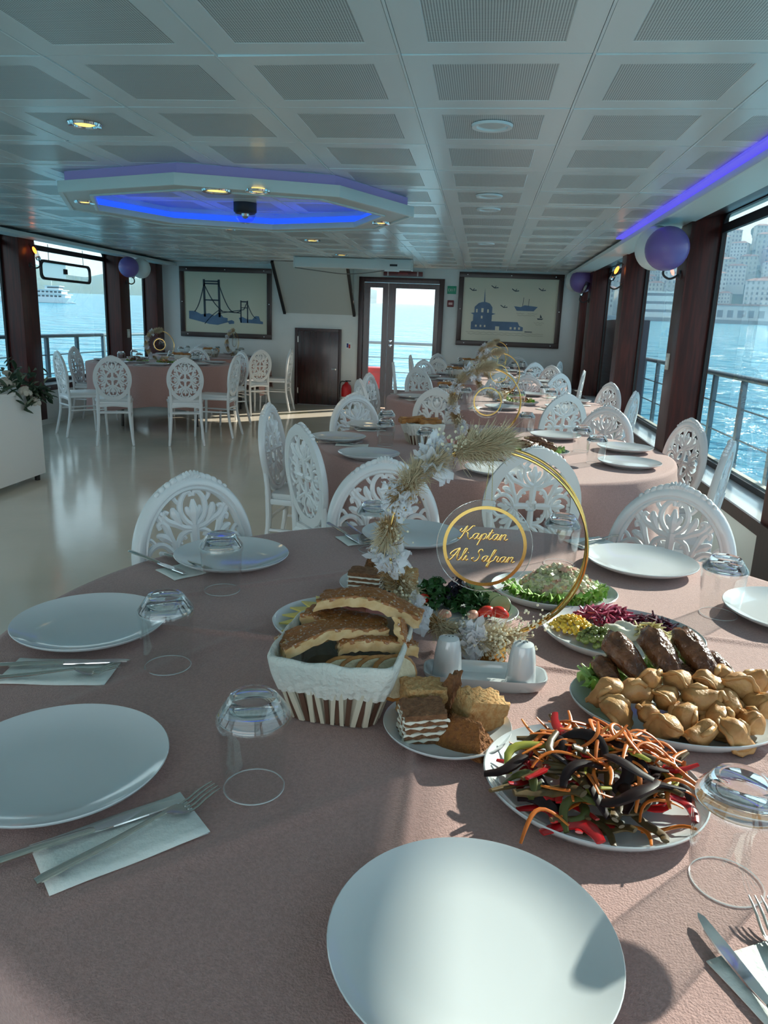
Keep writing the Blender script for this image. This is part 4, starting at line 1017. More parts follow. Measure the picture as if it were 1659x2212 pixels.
lay(FK, zc2(1232, 1185), zc2(1310, 1165), 'steel fork beside the far right plate', 'fork', TZ+.0055)

# ---- salt and pepper on a tray
t_ = thing('cruet_tray', 'small white porcelain tray holding the shakers', 'tray', (.040, 1.140, TZ), math.radians(3))
def tray(b, hx, hy):
    prof = [(1.0, .022), (1.03, .0225), (1.03, .019), (.95, .004), (.86, 0), (0, 0)]
    pr2 = [(0, .004), (.84, .004), (.92, .008), (1.0, .022)]
    prof = pr2+prof[1:]
    b.lathe([(r, z) for r, z in prof], 48, hx, hy, wob=lambda q, z: (abs(cos(q))**4+abs(sin(q))**4)**(-.25))
    return b
tray(MB(), .098, .036).build('dish', PORC, t_, smooth=True)
for dx, dy, lab in ((-.062, -.008, 'white shaker on the left of the tray'), (.058, -.006, 'white shaker on the right of the tray')):
    t_ = thing('salt_shaker', lab, 'shaker', (.040+dx, 1.140+dy, TZ+.0042), 0, 'porcelain shakers')
    MB().lathe([(0, 0), (.0245, 0), (.0255, .002), (.0215, .05), (.0185, .068), (.0165, .0735), (.010, .076), (0, .0765)], 36).build('body', PORC, t_, smooth=True); sb_ = KIDS[t_.name][-1]
    for hx, hy in ((0, 0), (.006, .002), (-.005, .004)): MB().lathe([(0, .0772), (.0011, .0771), (.0011, .075)], 8, M=T(hx, hy, -.0002)).build('hole', BLACKR, sb_)

# ---- gold hoop centrepiece
PAMP = mat('dried pampas straw', (.62, .50, .33), .8); PAMPD = mat('brown dried grass', (.40, .24, .10), .8); TULLE = mat('white tulle', (.86, .86, .90), .6, sheen=.3, alpha=.62); FLW = mat('tiny cream dried flowers', (.78, .70, .52), .8)
ACR = thin_glass('clear acrylic', (.93, .95, .95), 1)
SCRIPT = {  # cursive letters as pen paths in a unit-height box: (width, [paths])
 'K': (.95, [[(.05, .78), (-.05, .62), (.05, .5), (.22, .62), (.36, .95)], [(.42, 1.0), (.30, .5), (.14, .05), (.0, -.02), (-.08, .08)], [(.92, .98), (.80, 1.02), (.58, .70), (.34, .50)], [(.34, .50), (.55, .46), (.62, .15), (.78, -.02), (.95, .12)]]),
 'a': (.56, [[(.42, .38), (.28, .46), (.10, .34), (.05, .12), (.16, .0), (.30, .08), (.42, .36)], [(.46, .46), (.38, .12), (.44, .0), (.62, .12)]]),
 'p': (.52, [[(.02, .12), (.16, .44), (.10, .05), (-.02, -.45)], [(.12, .22), (.28, .46), (.44, .36), (.40, .10), (.24, .0), (.12, .10)], [(.40, .06), (.56, .12)]]),
 't': (.36, [[(.0, .12), (.20, .55), (.26, .80), (.14, .20), (.18, .0), (.38, .12)], [(.04, .52), (.40, .56)]]),
 'n': (.60, [[(.0, .12), (.12, .42), (.16, .40), (.10, .0)], [(.12, .18), (.30, .45), (.42, .40), (.38, .10), (.46, .0), (.64, .12)]]),
 'A': (.85, [[(-.08, .10), (.0, -.02), (.16, .08), (.42, .55), (.62, 1.0), (.58, .5), (.60, .08), (.70, .0), (.90, .12)], [(.62, 1.0), (.30, .85), (.05, .60), (.02, .40), (.14, .36), (.40, .42), (.70, .38)]]),
 'l': (.30, [[(.0, .12), (.22, .55), (.34, .90), (.24, 1.0), (.14, .70), (.10, .15), (.18, .0), (.34, .12)]]),
 'i': (.30, [[(.0, .12), (.14, .44), (.10, .10), (.16, .0), (.32, .12)], [(.20, .62), (.23, .66)]]),
 'S': (.70, [[(.62, .82), (.50, .98), (.34, .88), (.32, .66), (.46, .45), (.42, .15), (.22, -.02), (.0, .06), (-.06, .22), (.08, .28)]]),
 'f': (.40, [[(.0, .12), (.20, .50), (.34, .92), (.26, 1.0), (.16, .70), (.06, .0), (-.04, -.40), (.06, -.42), (.14, -.05), (.40, .12)]]),
 'r': (.42, [[(.0, .12), (.12, .48), (.18, .40), (.32, .42), (.24, .10), (.30, .0), (.46, .12)]]),
 ' ': (.35, [])}
def script_text(b, txt, x0, z0, h, r):
    x = x0
    for ch in txt:
        w_, paths = SCRIPT[ch]
        for pth in paths:
            c_ = cr([(x+(p[0]+.22*p[1])*h, 0, z0+p[1]*h) for p in pth], 4); n = len(c_)
            rr_ = [r*(.55+.75*abs((c_[min(i+1, n-1)]-c_[max(i-1, 0)]).normalized().z)) for i in range(n)]
            b.tube(c_, rr_, 6, flat=.6, up=(0, 1, 0))
        x += w_*h
    return x-x0
def text_w(txt, h): return sum(SCRIPT[c][0] for c in txt)*h
def plume(b, p, d_, L, n, rs, spread=.58, r=.00065):
    n = int(n*2.4)
    d_ = Vector(d_).normalized()
    for k in range(n):
        q = Vector((rs.gauss(0, 1), rs.gauss(0, 1), rs.gauss(0, 1)))*spread; t0 = rs.random()*.55; a = Vector(p)+d_*L*t0
        e_ = a+(d_+q).normalized()*L*rs.uniform(.25, .5); m_ = (a+e_)/2+q*L*.04
        b.tube([a, m_, e_], [r, r*.9, r*.3], 3, cap=False)
def flower_spray(b, p, d_, L, n, rs, rb=.003):
    for k in range(n):
        q = Vector(p)+Vector(d_).normalized()*rs.random()*L+Vector((rs.gauss(0, 1), rs.gauss(0, 1), rs.gauss(0, 1)))*L*.22
        b.ell(q, rb*rs.uniform(.6, 1.3), 5, 4)
def tulle(b, p, r, rs):
    for k in range(54):
        a = rs.uniform(0, 6.28); el = rs.uniform(-1.4, 1.5); rk = r*rs.uniform(.55, 1.05); R_ = RZ(a) @ RY(-el); ph = rs.uniform(0, 6)
        def fn(u, v):
            w_ = (2*u-1)*(.08+.30*v)*rk; ln = rk*(v**.8)*(1-.35*abs(2*u-1)+.10*sin(14*u+ph))
            q = Vector((ln, w_, .14*rk*sin(11*u+ph)*v+.10*rk*sin(5*v+ph))); return Vector(p)+(R_.to_3x3() @ q)
        b.grid(fn, 8, 4)
def hoop_proto(R=.167, base=True):
    t_ = link('hoop_centrepiece', None); rs = random.Random(3)
    zc_ = .212                                          # hoop centre above the table
    for k, (tw, dy) in enumerate(((.07, -.004), (-.10, .006))):
        M_ = RZ(tw) @ RX(0.0)
        pts = [M_ @ Vector((R*cos(2*PI*i/72), dy*(1-sin(2*PI*i/72)), zc_+R*sin(2*PI*i/72)-(.006*k))) for i in range(72)]
        MB().tube(pts, .0026, 8, closed=True).build('gold_ring', GOLD, t_, smooth=True)
    MB().box(-.012, .046, -.024, .024, .0, .046).build('gold_block', GOLD, t_, bevel=.003)
    MB().tube([(.015, 0, .04), (.012, 0, .052)], .005, 8).build('gold_stem', GOLD, t_)
    on = lambda deg, dr=0, dy=0: Vector(((R+dr)*cos(math.radians(deg)), dy, zc_+(R+dr)*sin(math.radians(deg))))
    tang = lambda deg: Vector((-sin(math.radians(deg)), 0, cos(math.radians(deg))))
    for deg, sg, L, n, mm in ((112, -1, .095, 300, PAMP), (104, -1, .10, 300, PAMP), (98, -1, .07, 180, FLW), (114, -1, .06, 140, PAMPD), (140, 1, .075, 200, PAMPD), (150, -1, .085, 220, PAMP), (168, 1, .08, 200, PAMP), (186, -1, .07, 150, PAMPD),
                              (205, 1, .09, 260, PAMP), (222, -1, .075, 220, PAMP), (258, 1, .09, 220, PAMP), (268, 1, .10, 200, PAMP), (285, -1, .06, 180, FLW), (134, -1, .075, 220, PAMP), (176, 1, .08, 240, PAMP), (214, -1, .07, 200, PAMPD), (242, 1, .085, 240, PAMP), (250, -1, .06, 160, PAMPD)):
        b = MB(); plume(b, on(deg, 0, rs.uniform(-.012, .004)), tang(deg)*sg+Vector((0, rs.uniform(-.5, .1), 0)), L, n, rs); stuff(b.build('pampas_plume', mm, t_))
    for deg, n in ((205, 70), (215, 70), (250, 90), (262, 90), (278, 80), (100, 60), (145, 50), (170, 40), (290, 60)):
        b = MB(); flower_spray(b, on(deg, rs.uniform(-.012, .012), -.014), tang(deg), .055, n, rs, .0024); stuff(b.build('dried_blossoms', FLW if deg not in (145,) else PAMPD, t_))
    b = MB(); flower_spray(b, Vector((.035, -.03, .015)), (0, 0, 1), .06, 110, rs, .0026); stuff(b.build('dried_blossoms', FLW, t_))
    for deg, r_, dy in ((124, .046, -.008), (156, .042, -.010), (192, .044, -.012), (228, .042, -.026), (266, .044, -.026)):
        b = MB(); tulle(b, on(deg, .004, dy), r_, rs); b.build('tulle_rosette', TULLE, t_, smooth=True)
    return t_
HOOP = Proto(hoop_proto())
def acrylic_proto():
    d0 = link('acrylic_disc', None)
    MB().lathe([(0, -.001), (.0790, -.001), (.0795, 0), (.0790, .001), (0, .001)], 64, M=RX(PI/2)).build('disc', ACR, d0, smooth=True)
    MB().tube([(.0795*cos(2*PI*k/64), 0, .0795*sin(2*PI*k/64)) for k in range(64)], .0007, 5, closed=True).build('edge', SOLIDGLASS, d0, smooth=True)
    b = MB(); vs = []; n = 72
    for r_, y in ((.0640, -.0014), (.0695, -.0014), (.0695, -.0024), (.0640, -.0024)):
        vs += [(r_*cos(2*PI*k/n), y, r_*sin(2*PI*k/n)) for k in range(n)]
    b.add(vs, [(i*n+k, i*n+(k+1) % n, ((i+1) % 4)*n+(k+1) % n, ((i+1) % 4)*n+k) for i in range(4) for k in range(n)]); b.build('gold_ring', GOLD, d0)
    return d0
def lettering(par):
    for txt, zz in (('Kaptan', .012), ('Ali Safran', -.026)):
        h = .0225 if txt == 'Kaptan' else .0215; w_ = text_w(txt, h); b = MB(); script_text(b, txt, -w_/2-.004, zz, h, .00125)
        o = b.build('gold_lettering', GOLD, par, smooth=True); o.location = (0, -.0022, 0)
h0 = HOOP.get(); h0.location = (.030, 1.235, TZ); tag(h0, 'gold double hoop centrepiece with white tulle and dried pampas on the nearest table', 'centrepiece', 'hoop centrepieces')
AC = Proto(acrylic_proto()); dsc = AC.get(); dsc.location = (.026, 1.205, TZ+.216); dsc.rotation_euler = (0, 0, math.radians(4)); tag(dsc, 'clear round disc with gold ring and script lettering hanging in the nearest hoop', 'sign', 'acrylic name discs')
bpy.context.view_layer.update()
b = MB()
for s in (-1, 1):
    n = 40; a0, a1 = Vector((s*.006, -.001, .0785)), Vector((.004+s*.001, .026, .162))
    b.tube([lerp(a0, a1, k/n)+Vector((.0004*(k % 2), 0, 0)) for k in range(n+1)], .0006, 4)
b.build('gold_chain', GOLD, dsc)
lettering(dsc)
# ================================================================== FOOD
fr = random.Random(21)
def vnoise(p, s, seed=0):
    return (sin(p.x*s*1.3+seed)*sin(p.y*s*1.7+seed*2.1)*sin(p.z*s*1.1+seed*.7)+.5*sin(p.x*s*3.1+seed*3)*sin(p.y*s*2.9+p.z*s*2.3+seed))
def rough_box(hx, hy, hz, n, amp, s, seed, shape=None):
    # finely divided box with an uneven crumbly surface
    b = MB(); vs = []; fs = []; idx = {}
    def vid(x, y, z):
        k = (round(x, 5), round(y, 5), round(z, 5))
        if k not in idx:
            idx[k] = len(vs); p = Vector((x*hx, y*hy, z*hz))
            if shape: p = shape(p, Vector((x, y, z)))
            d_ = Vector((x**3, y**3, z**3)); d_ = d_.normalized() if d_.length else Vector((0, 0, 1))
            vs.append(p+d_*amp*vnoise(p, s, seed))
        return idx[k]
    g = [-1+2*i/n for i in range(n+1)]
    for ax in range(3):
        for sd in (-1, 1):
            for i in range(n):
                for j in range(n):
                    q = []
                    for (a, c) in ((g[i], g[j]), (g[i+1], g[j]), (g[i+1], g[j+1]), (g[i], g[j+1])):
                        t3 = [0, 0, 0]; t3[ax] = sd; t3[(ax+1) % 3] = a; t3[(ax+2) % 3] = c; q.append(vid(*t3))
                    fs.append(tuple(q) if sd > 0 else tuple(reversed(q)))
    return b.add(vs, fs)
def oval_dish(label, c, rx, ry, rz, z=TZ):
    prof = [(0, .006), (.72, .006), (.86, .010), (.96, .018), (1.0, .0235), (1.012, .0225), (1.005, .0195), (.9, .006), (.8, .0), (0, .0)]
    o = MB().lathe(prof, 72, rx, ry).build('serving_platter', PORC, smooth=True); o.location = (c[0], c[1], z); o.rotation_euler = (0, 0, rz)
    return tag(o, label, 'platter')

# ---- bread basket
BRN = mat('brown woven strip', (.11, .05, .03), .7); CRM = mat('cream woven strip', (.62, .56, .44), .7); LIN = mat('white basket liner cotton', (.72, .70, .64), .85, bump=.7, bscale=75)
def basket_proto():
    t_ = link('bread_basket', None); H = .098; Wt, Dt, Wb, Db = .094, .099, .064, .074
    sup = lambda q: (abs(cos(q))**6+abs(sin(q))**6)**(-1/6)
    rim = lambda v, q, g=1: Vector((lerp(Wb, Wt, v)*g*cos(q)*sup(q), lerp(Db, Dt, v)*g*sin(q)*sup(q), H*v))
    MB().grid(lambda u, v: rim(v, u*2*PI, .965), 64, 4, True).build('inner_wall', CRM, t_, smooth=True)
    MB().lathe([(0, .002), (.9, .002), (.96, .004), (.96, 0), (0, 0)], 40, Wb, Db, wob=lambda q, z: sup(q)).build('floor', BRN, t_)
    n = 60
    for k in range(n):
        q = 2*PI*(k+.5)/n; m_ = BRN if k % 2 == 0 else CRM; tw = .35*(1 if k % 4 == 1 else -1) if k % 2 else 0
        a0 = rim(0, q-.042); a1 = rim(0, q+.042); c0 = rim(.62, q-.042+tw*.14); c1 = rim(.62, q+.042+tw*.14); nn = Vector((cos(q), sin(q), 0))*(.0025 if k % 2 == 0 else .0042)
        vs = [a0, a1, c1, c0, a0+nn, a1+nn, c1+nn, c0+nn]
        MB().add(vs, [(0,3,2,1),(4,5,6,7),(0,1,5,4),(1,2,6,5),(2,3,7,6),(3,0,4,7)]).build('woven_strip', m_, t_)
    def lin(u, v):
        q = u*2*PI
        if v < .3: w_ = v/.3; return rim(lerp(.35, 1.0, w_), q, .95-.01*sin(30*q)*w_)
        if v < .5: w_ = (v-.3)/.2; return rim(1.0, q, lerp(.95, 1.045, w_))+Vector((0, 0, .008*sin(PI*w_)+.0015*sin(11*q)))
        w_ = (v-.5)/.5; z = lerp(1.0, .50, w_); g = 1.045+.02*sin(PI*w_)+.020*sin(52*q+2*sin(5*q))*w_
        return rim(z, q, g)+Vector((0, 0, -.003*sin(7*q)*w_))
    o = MB().grid(lin, 240, 18, True).build('cloth_liner', LIN, t_, smooth=True, sharp=3)
    return t_
BASK = Proto(basket_proto())
bk = BASK.get(); bk.location = (-.180, 1.040, TZ); bk.rotation_euler = (0, 0, math.radians(-3)); tag(bk, 'white cloth lined bread basket of brown weave on the nearest table', 'basket', 'bread baskets')
CRUST = mat('baked pastry crust', (.33, .12, .03), .45, c2=(.48, .22, .06), nscale=40, bump=.3, bscale=90); DOUGH = mat('pale pastry dough', (.58, .35, .15), .7, c2=(.70, .49, .26), nscale=60)
SUGAR = mat('sugared brown crust', (.34, .125, .032), .5, c2=(.62, .55, .50), nscale=230, ndetail=5, ncont=(.57, .72), bump=.35, bscale=160)
def pastry(label, loc, rot, L, W, Hh, seed, bend=.01):
    t_ = thing('pastry_slice', label, 'pastry', loc, 0, 'pastry slices in the bread basket'); t_.rotation_euler = rot
    def sh(p, k):
        p = p.copy(); p.z += bend*(1-k.x*k.x)*1.0; p.y *= (1-.30*(k.x+1)/2)*(1+.07*sin(60*p.x+seed)); p.z += .003*sin(45*p.x+seed*1.7)+.002*sin(70*p.y+seed); return p
    rough_box(L/2, W/2, Hh/2, 20, .0030, 170, seed, sh).build('dough', DOUGH, t_, smooth=True, sharp=.9)
    def sh2(p, k): q = sh(p, k); q.z += Hh/2; return q
    o = rough_box(L/2*1.0, W/2*.98, .0024, 22, .0024, 190, seed+3, sh2).build('top_crust', SUGAR, t_, smooth=True, sharp=1.2)
    return t_
BZ = TZ+.085
pastry('large sugared pastry slice lying across the back of the bread basket', (-.150, 1.115, BZ+.040), (-.10, .10, math.radians(-4)), .165, .066, .015, 1, .014)
pastry('golden pastry slice leaning across the front of the bread basket', (-.196, 1.040, BZ+.016), (-.16, -.06, math.radians(28)), .165, .074, .014, 5, .010)
pastry('sugared pastry slice on the right of the bread basket', (-.128, 1.045, BZ+.006), (-.1, .05, math.radians(14)), .120, .055, .016, 9, .006)
pastry('brown pastry end tucked under the top slice in the basket', (-.190, 1.105, BZ+.014), (0, .02, math.radians(-15)), .13, .06, .018, 14, .006)
pastry('narrow pastry slice upright at the back right of the basket', (-.092, 1.085, BZ+.012), (1.2, .5, math.radians(80)), .09, .04, .010, 17, .003)
BREAD = mat('white bread crumb', (.66, .57, .40), .85, c2=(.58, .48, .32), nscale=120, bump=.3, bscale=200)
for k in range(4):
    t_ = thing('bread_slice', ('pale bread slice at the left of the basket front', 'second pale bread slice in the basket front', 'third pale bread slice in the basket front', 'bread slice at the right corner of the basket front')[k], 'bread', (-.165+.022*k, .985+.006*k, BZ-.022), 0, 'bread slices in the basket')
    t_.rotation_euler = (math.radians(70), math.radians(8), math.radians(22+7*k))
    pts = [(.038*cos(a), .030*sin(a)+.004*abs(cos(a))) for a in [2*PI*i/18 for i in range(18)]]
    MB().poly(pts, .009, 'z').build('crumb', BREAD, t_, bevel=.002); o = MB().tube([(x*1.02, y*1.02, .0045) for x, y in pts], .0042, 6, closed=True).build('crust', CRUST, t_, smooth=True)

# ---- cakes
SPONGE = mat('cocoa sponge', (.17, .07, .03), .8, c2=(.26, .12, .055), nscale=160, bump=.5, bscale=260); CREAMF = mat('white cake cream', (.80, .76, .66), .6, bump=.15, bscale=120)
CRUMB = mat('golden cake crumb', (.52, .26, .09), .9, c2=(.64, .40, .18), nscale=140, bump=.7, bscale=230); DARKC = mat('dark cake crumb', (.16, .06, .02), .85, c2=(.26, .11, .04), nscale=150, bump=.6, bscale=240); ORANGEC = mat('orange brown cake crumb', (.27, .10, .022), .85, c2=(.20, .07, .02), nscale=150, bump=.6, bscale=240)
def cake_plate(label, c, r=.0915):
    o = PLATE.get(); o.location = (c[0], c[1], TZ); s = r/.135; o.scale = (s, s, .85); return tag(o, label, 'plate', 'small cake plates')
def layered(label, loc, rz, hx, hy, n=7, hl=.0062, tilt=(0, 0), group=None):
    t_ = thing('layer_cake', label, 'cake', loc, rz, group); t_.rotation_euler = (tilt[0], tilt[1], rz); z = 0
    for k in range(n):
        h = hl*((1.45, .5, 1.2, .7, 1.4, .55, 1.3, .6, 1.5)[k % 9] if k else 1.3); m_ = SPONGE if k % 2 == 0 else CREAMF; g = 1.0+.05*sin(k*2.7) if k % 2 == 0 else 1.03+.03*sin(k*1.9)
        def sh(p, q): p = p.copy(); p.x += .0015*sin(5*p.y*100+k); return p
        o = rough_box(hx*g, hy*g, h/2, 9, .0017, 260, k*2.3, sh).build('sponge_layer' if k % 2 == 0 else 'cream_layer', m_, t_, smooth=True, sharp=1.0); o.location = (0, 0, z+h/2); z += h
    return t_
def crumb_block(label, loc, rot, h, m_, seed, wedge=False, group=None):
    t_ = thing('cake_piece', label, 'cake', loc, 0, group); t_.rotation_euler = rot
    def sh(p, k):
        p = p.copy()
        if wedge: p.y *= .12+.88*(1-k.z)/2; p.x *= .55+.45*(1-k.z)/2
        return p
    rough_box(h[0], h[1], h[2], 14, .0022, 240, seed, sh).build('crumb_body', m_, t_, smooth=True, sharp=1.5)
    return t_
CP = (-.014, .966); cake_plate('small white plate of assorted cakes before the shaker tray', CP); cz = TZ+.008
layered('striped cocoa and cream cake slice at the front left of the cake plate', (CP[0]-.036, CP[1]-.022, cz), math.radians(20), .029, .021, 9, .0055, (.12, 0))
crumb_block('round golden crumb cake piece at the back left of the cake plate', (CP[0]-.040, CP[1]+.026, cz+.030), (0, .1, .4), (.030, .022, .026), CRUMB, 2)
crumb_block('tall golden crumb cake piece at the right of the cake plate', (CP[0]+.045, CP[1]+.020, cz+.027), (.1, .25, .55), (.032, .022, .023), CRUMB, 7)
crumb_block('dark brown wedge of cake standing at the back of the cake plate', (CP[0]-.002, CP[1]+.045, cz+.035), (.25, .15, 1.2), (.028, .024, .034), DARKC, 3, True)
crumb_block('orange brown cake wedge at the front right of the cake plate', (CP[0]+.026, CP[1]-.030, cz+.017), (0, .0, -.45), (.038, .026, .021), ORANGEC, 5, True)
CP2 = (-.185, 1.535); cake_plate('small white plate of cakes behind the cheese plate', CP2)
layered('striped cocoa and cream cake slice on the rear cake plate', (CP2[0]-.030, CP2[1]-.030, cz), math.radians(-5), .034, .024, 9, .0052, (0, 0))
crumb_block('dark brown wedge of cake on the rear cake plate', (CP2[0]-.02, CP2[1]+.030, cz+.034), (.1, 0, .3), (.026, .024, .034), DARKC, 13, True)
crumb_block('golden crumb cake half hidden by pampas on the rear cake plate', (CP2[0]+.045, CP2[1]+.0, cz+.022), (0, 0, -.3), (.028, .026, .022), CRUMB, 17)

# ---- generic blobs
def blob(r, amp, s, seed, seg=16, rings=11, fn=None):
    def f(p, q):
        q = q*(1+amp*vnoise(p, s, seed)); return fn(p, q) if fn else q
    return MB().ell((0, 0, 0), r, seg, rings, fn=f)

# ---- meat platter: drumsticks, fried dumplings, lettuce
LETT = mat('green lettuce', (.13, .30, .025), .5, c2=(.24, .44, .06), nscale=35, bump=.25, bscale=90); LETTP = mat('pale lettuce', (.30, .48, .10), .5, c2=(.42, .58, .20), nscale=35, bump=.25, bscale=90)
def lettuce_mesh(seed, L=.07):
    rs = random.Random(seed); p1, p2 = rs.uniform(0, 6), rs.uniform(0, 6)
    def fn(u, v):
        a = (u-.5)*2.5; r_ = L*v*(.8+.2*cos(a)); e_ = v**3
        fr_ = .15*L*e_*sin(11*u*PI+p1)+.10*L*e_*sin(19*u*PI+p2)
        r_ *= 1-.16*e_*(1+sin(23*u*PI+p2))*.5; return Vector((r_*cos(a)+fr_*.35*cos(a*3), r_*sin(a)*1.05+fr_*.3, .34*L*v*v-.22*L*v**5+fr_+.05*L*sin(7*a+p1)*v))
    return MB().grid(fn, 52, 12)
LM = [(lettuce_mesh(s), LETT if s % 2 else LETTP) for s in range(4)]
LP = [Proto(m_.build('lettuce_leaf', mm, smooth=True, sharp=3)) for m_, mm in LM]
def lettuce(i, loc, rot, s, lab, group):
    o = LP[i % 4].get(); place(o, loc, rot, s); return tag(o, lab, 'lettuce', group)
MC = (.325, 1.085); MZ = TZ+.010
oval_dish('oval white platter of drumsticks and fried dumplings', MC, .152, .118, math.radians(-7))
for k, (dx, dy, a, s) in enumerate(((-.115, .048, 2.6, .85), (-.10, .020, 3.2, .8), (-.09, .075, 2.2, .8), (.105, .070, .6, .8), (.12, .045, .2, .7), (0, .095, 1.5, .8), (-.045, .09, 1.9, .75))):
    lettuce(k, (MC[0]+dx*.75, MC[1]+dy*.9, MZ+.004), (.1, -.25, a), s, 'curly lettuce leaf at the %s of the drumstick platter' % ('left end', 'front left edge', 'back left edge', 'back right edge', 'right end', 'far middle edge', 'far left edge')[k], 'lettuce leaves on the drumstick platter')
MEAT = mat('glazed roast meat', (.085, .03, .013), .26, c2=(.19, .075, .03), nscale=55, bump=.6, bscale=110, coat=.3)
def drum(label, loc, rot, s, seed, group='roast drumsticks on the platter'):
    t_ = thing('chicken_drumstick', label, 'drumstick', loc, 0, group); t_.rotation_euler = rot; t_.scale = (s,)*3
    def fn(p, q):
        k = (p.x+1)/2; w_ = .42+.62*k**1.1 if k < .8 else 1.0; q = Vector((q.x, q.y*w_, q.z*w_)); return q
    blob((.055, .027, .026), .09, 5, seed, 24, 16, fn).build('meat', MEAT, t_, smooth=True)
    MB().tube([(-.048, 0, 0), (-.066, 0, -.002)], [.008, .006], 8).ell((-.068, 0, -.002), (.007, .008, .007), 8, 6).build('bone', mat('roast bone', (.34, .22, .12), .6) if 'roast bone' not in bpy.data.materials else bpy.data.materials['roast bone'], t_, smooth=True)
    return t_
drum('glazed drumstick pointing to the camera at the left of the platter', (MC[0]-.058, MC[1]+.058, MZ+.050), (0, -.38, math.radians(120)), 1.12, 1)
drum('dark round drumstick in the middle of the platter', (MC[0]-.004, MC[1]+.062, MZ+.058), (0, -.42, math.radians(112)), 1.14, 4)
drum('dark drumstick at the back right of the platter', (MC[0]+.050, MC[1]+.070, MZ+.060), (0, -.40, math.radians(116)), 1.14, 8)
drum('small dark piece of meat at the far left on the lettuce', (MC[0]-.088, MC[1]+.042, MZ+.026), (0, -.3, math.radians(110)), .85, 12)
drum('peppered drumstick at the right of the platter', (MC[0]+.092, MC[1]+.062, MZ+.034), (0, -.4, math.radians(122)), 1.0, 17)
drum('drumstick end lying under the dumplings', (MC[0]+.035, MC[1]+.030, MZ+.026), (0, -.3, math.radians(105)), .9, 19)
FRY = mat('fried dumpling dough', (.42, .19, .06), .5, c2=(.58, .33, .13), nscale=40, bump=.25, bscale=120)
def dumpling_mesh(seed):
    # plump folded pocket: rounded belly, wavy crimped seam round the back, ends drawn together
    rs = random.Random(seed); bend = rs.uniform(.25, .5); tw = rs.uniform(-.3, .3)
    def warp(q):
        y = q.y+bend*42*q.x*q.x*.6; return Vector((q.x*(1-.12*abs(q.x)*30*.3), y, q.z+.16*tw*q.x+.003*sin(170*q.x+seed)))
    b = blob((.0235, .0150, .0145), .07, 4, seed, 22, 14, lambda p, q: warp(Vector((q.x, q.y, q.z*(1-.35*max(0, -p.y))))))
    pts = [warp(Vector((.0240*sin(t), -.0160*cos(t), .002*sin(3*t+seed)))) for t in [-1.75+3.5*i/22 for i in range(23)]]
    b.tube(pts, [.0042*(1+.30*sin(1.9*i+seed))*(.55+.45*sin(PI*(i+1)/24)) for i in range(23)], 8, flat=.62, up=(0, 0, 1))
    b.tube([warp(Vector(p)) for p in ((-.010, .012, .006), (0, .015, .008), (.010, .012, .006))], [.003, .0042, .003], 6)
    return b
DM = [Proto(dumpling_mesh(s).build('fried_dumpling', FRY, smooth=True, sharp=3)) for s in (1, 4, 9)]
def dumpling(i, loc, rot, s, lab, group): o = DM[i % 3].get(); place(o, loc, rot, s); return tag(o, lab, 'dumpling', group)
dq = random.Random(2); cnt = 0
for row, (yy, zz, xs) in enumerate(((-.088, .016, (-.035, .015, .065)), (-.055, .020, (-.092, -.045, .002, .048, .095)), (-.020, .032, (-.105, -.062, -.018, .028, .074, .118)), (.012, .044, (-.040, .010, .058, .104)), (.040, .040, (.085, .125)))):
    for x in xs:
        dumpling(cnt, (MC[0]+x+dq.uniform(-.004, .004), MC[1]+yy+dq.uniform(-.004, .004), MZ+zz), (dq.uniform(-.9, .9), dq.uniform(-.7, .7), dq.uniform(0, 6.28)), dq.uniform(1.12, 1.3), 'golden fried dumpling heaped at the front of the drumstick platter', 'fried dumplings on the platter'); cnt += 1

# ---- vegetable platter: strips of carrot, aubergine, peppers
VC = (.175, .862); VZ = TZ+.012
oval_dish('white platter of stir fried vegetable strips', VC, .137, .128, math.radians(-20))
CARR = mat('fried carrot', (.56, .12, .014), .38, c2=(.68, .20, .03), nscale=25, coat=.1); AUB = mat('aubergine skin', (.016, .007, .008), .38, spec=.3); AUBF = mat('fried aubergine flesh', (.12, .075, .025), .4, c2=(.07, .04, .015), nscale=60); REDPE = mat('red pepper', (.42, .008, .012), .22, coat=.5); GRNP = mat('green yellow pepper', (.34, .33, .05), .35, coat=.3); OLV = mat('olive green strip', (.075, .08, .02), .4)
def strip_mesh(L, w_, th, seed, n=9):
    rs = random.Random(seed); c1, c2, c3 = rs.choice((-1, 1))*rs.uniform(.35, 1.0), rs.uniform(-.5, .6), rs.uniform(-1, 1)
    pts = [Vector((L*(t-.5), L*c1*(t-.5)**2*2+L*.12*sin(5*t+seed)*c3, L*c2*(1-(2*t-1)**2)*.45)) for t in [i/(n-1) for i in range(n)]]
    return MB().tube(pts, [w_*(.45+.55*sin(PI*min(1, max(0, .08+.84*i/(n-1)))) ) for i in range(n)], 8, flat=th)
VS = {'carrot_strip': [(strip_mesh(.060, .0029, .6, s, 11), CARR) for s in (1, 2, 3, 4, 12, 13)], 'aubergine_strip': [(strip_mesh(.070, .0085, .45, 5), AUB), (strip_mesh(.062, .0075, .5, 6), AUBF), (strip_mesh(.075, .0065, .6, 7), AUBF)],
      'red_pepper_strip': [(strip_mesh(.058, .0085, .35, 8), REDPE), (strip_mesh(.066, .006, .4, 9), REDPE)], 'green_pepper_strip': [(strip_mesh(.070, .0055, .6, 10), GRNP), (strip_mesh(.055, .006, .5, 11), OLV)]}
VP = {k: [Proto(b_.build(k, m_, smooth=True)) for b_, m_ in v] for k, v in VS.items()}
VLAB = {'carrot_strip': 'orange carrot strip tangled in the vegetable platter', 'aubergine_strip': 'dark fried aubergine strip in the vegetable platter', 'red_pepper_strip': 'glossy red pepper strip in the vegetable platter', 'green_pepper_strip': 'yellow green pepper strip in the vegetable platter'}
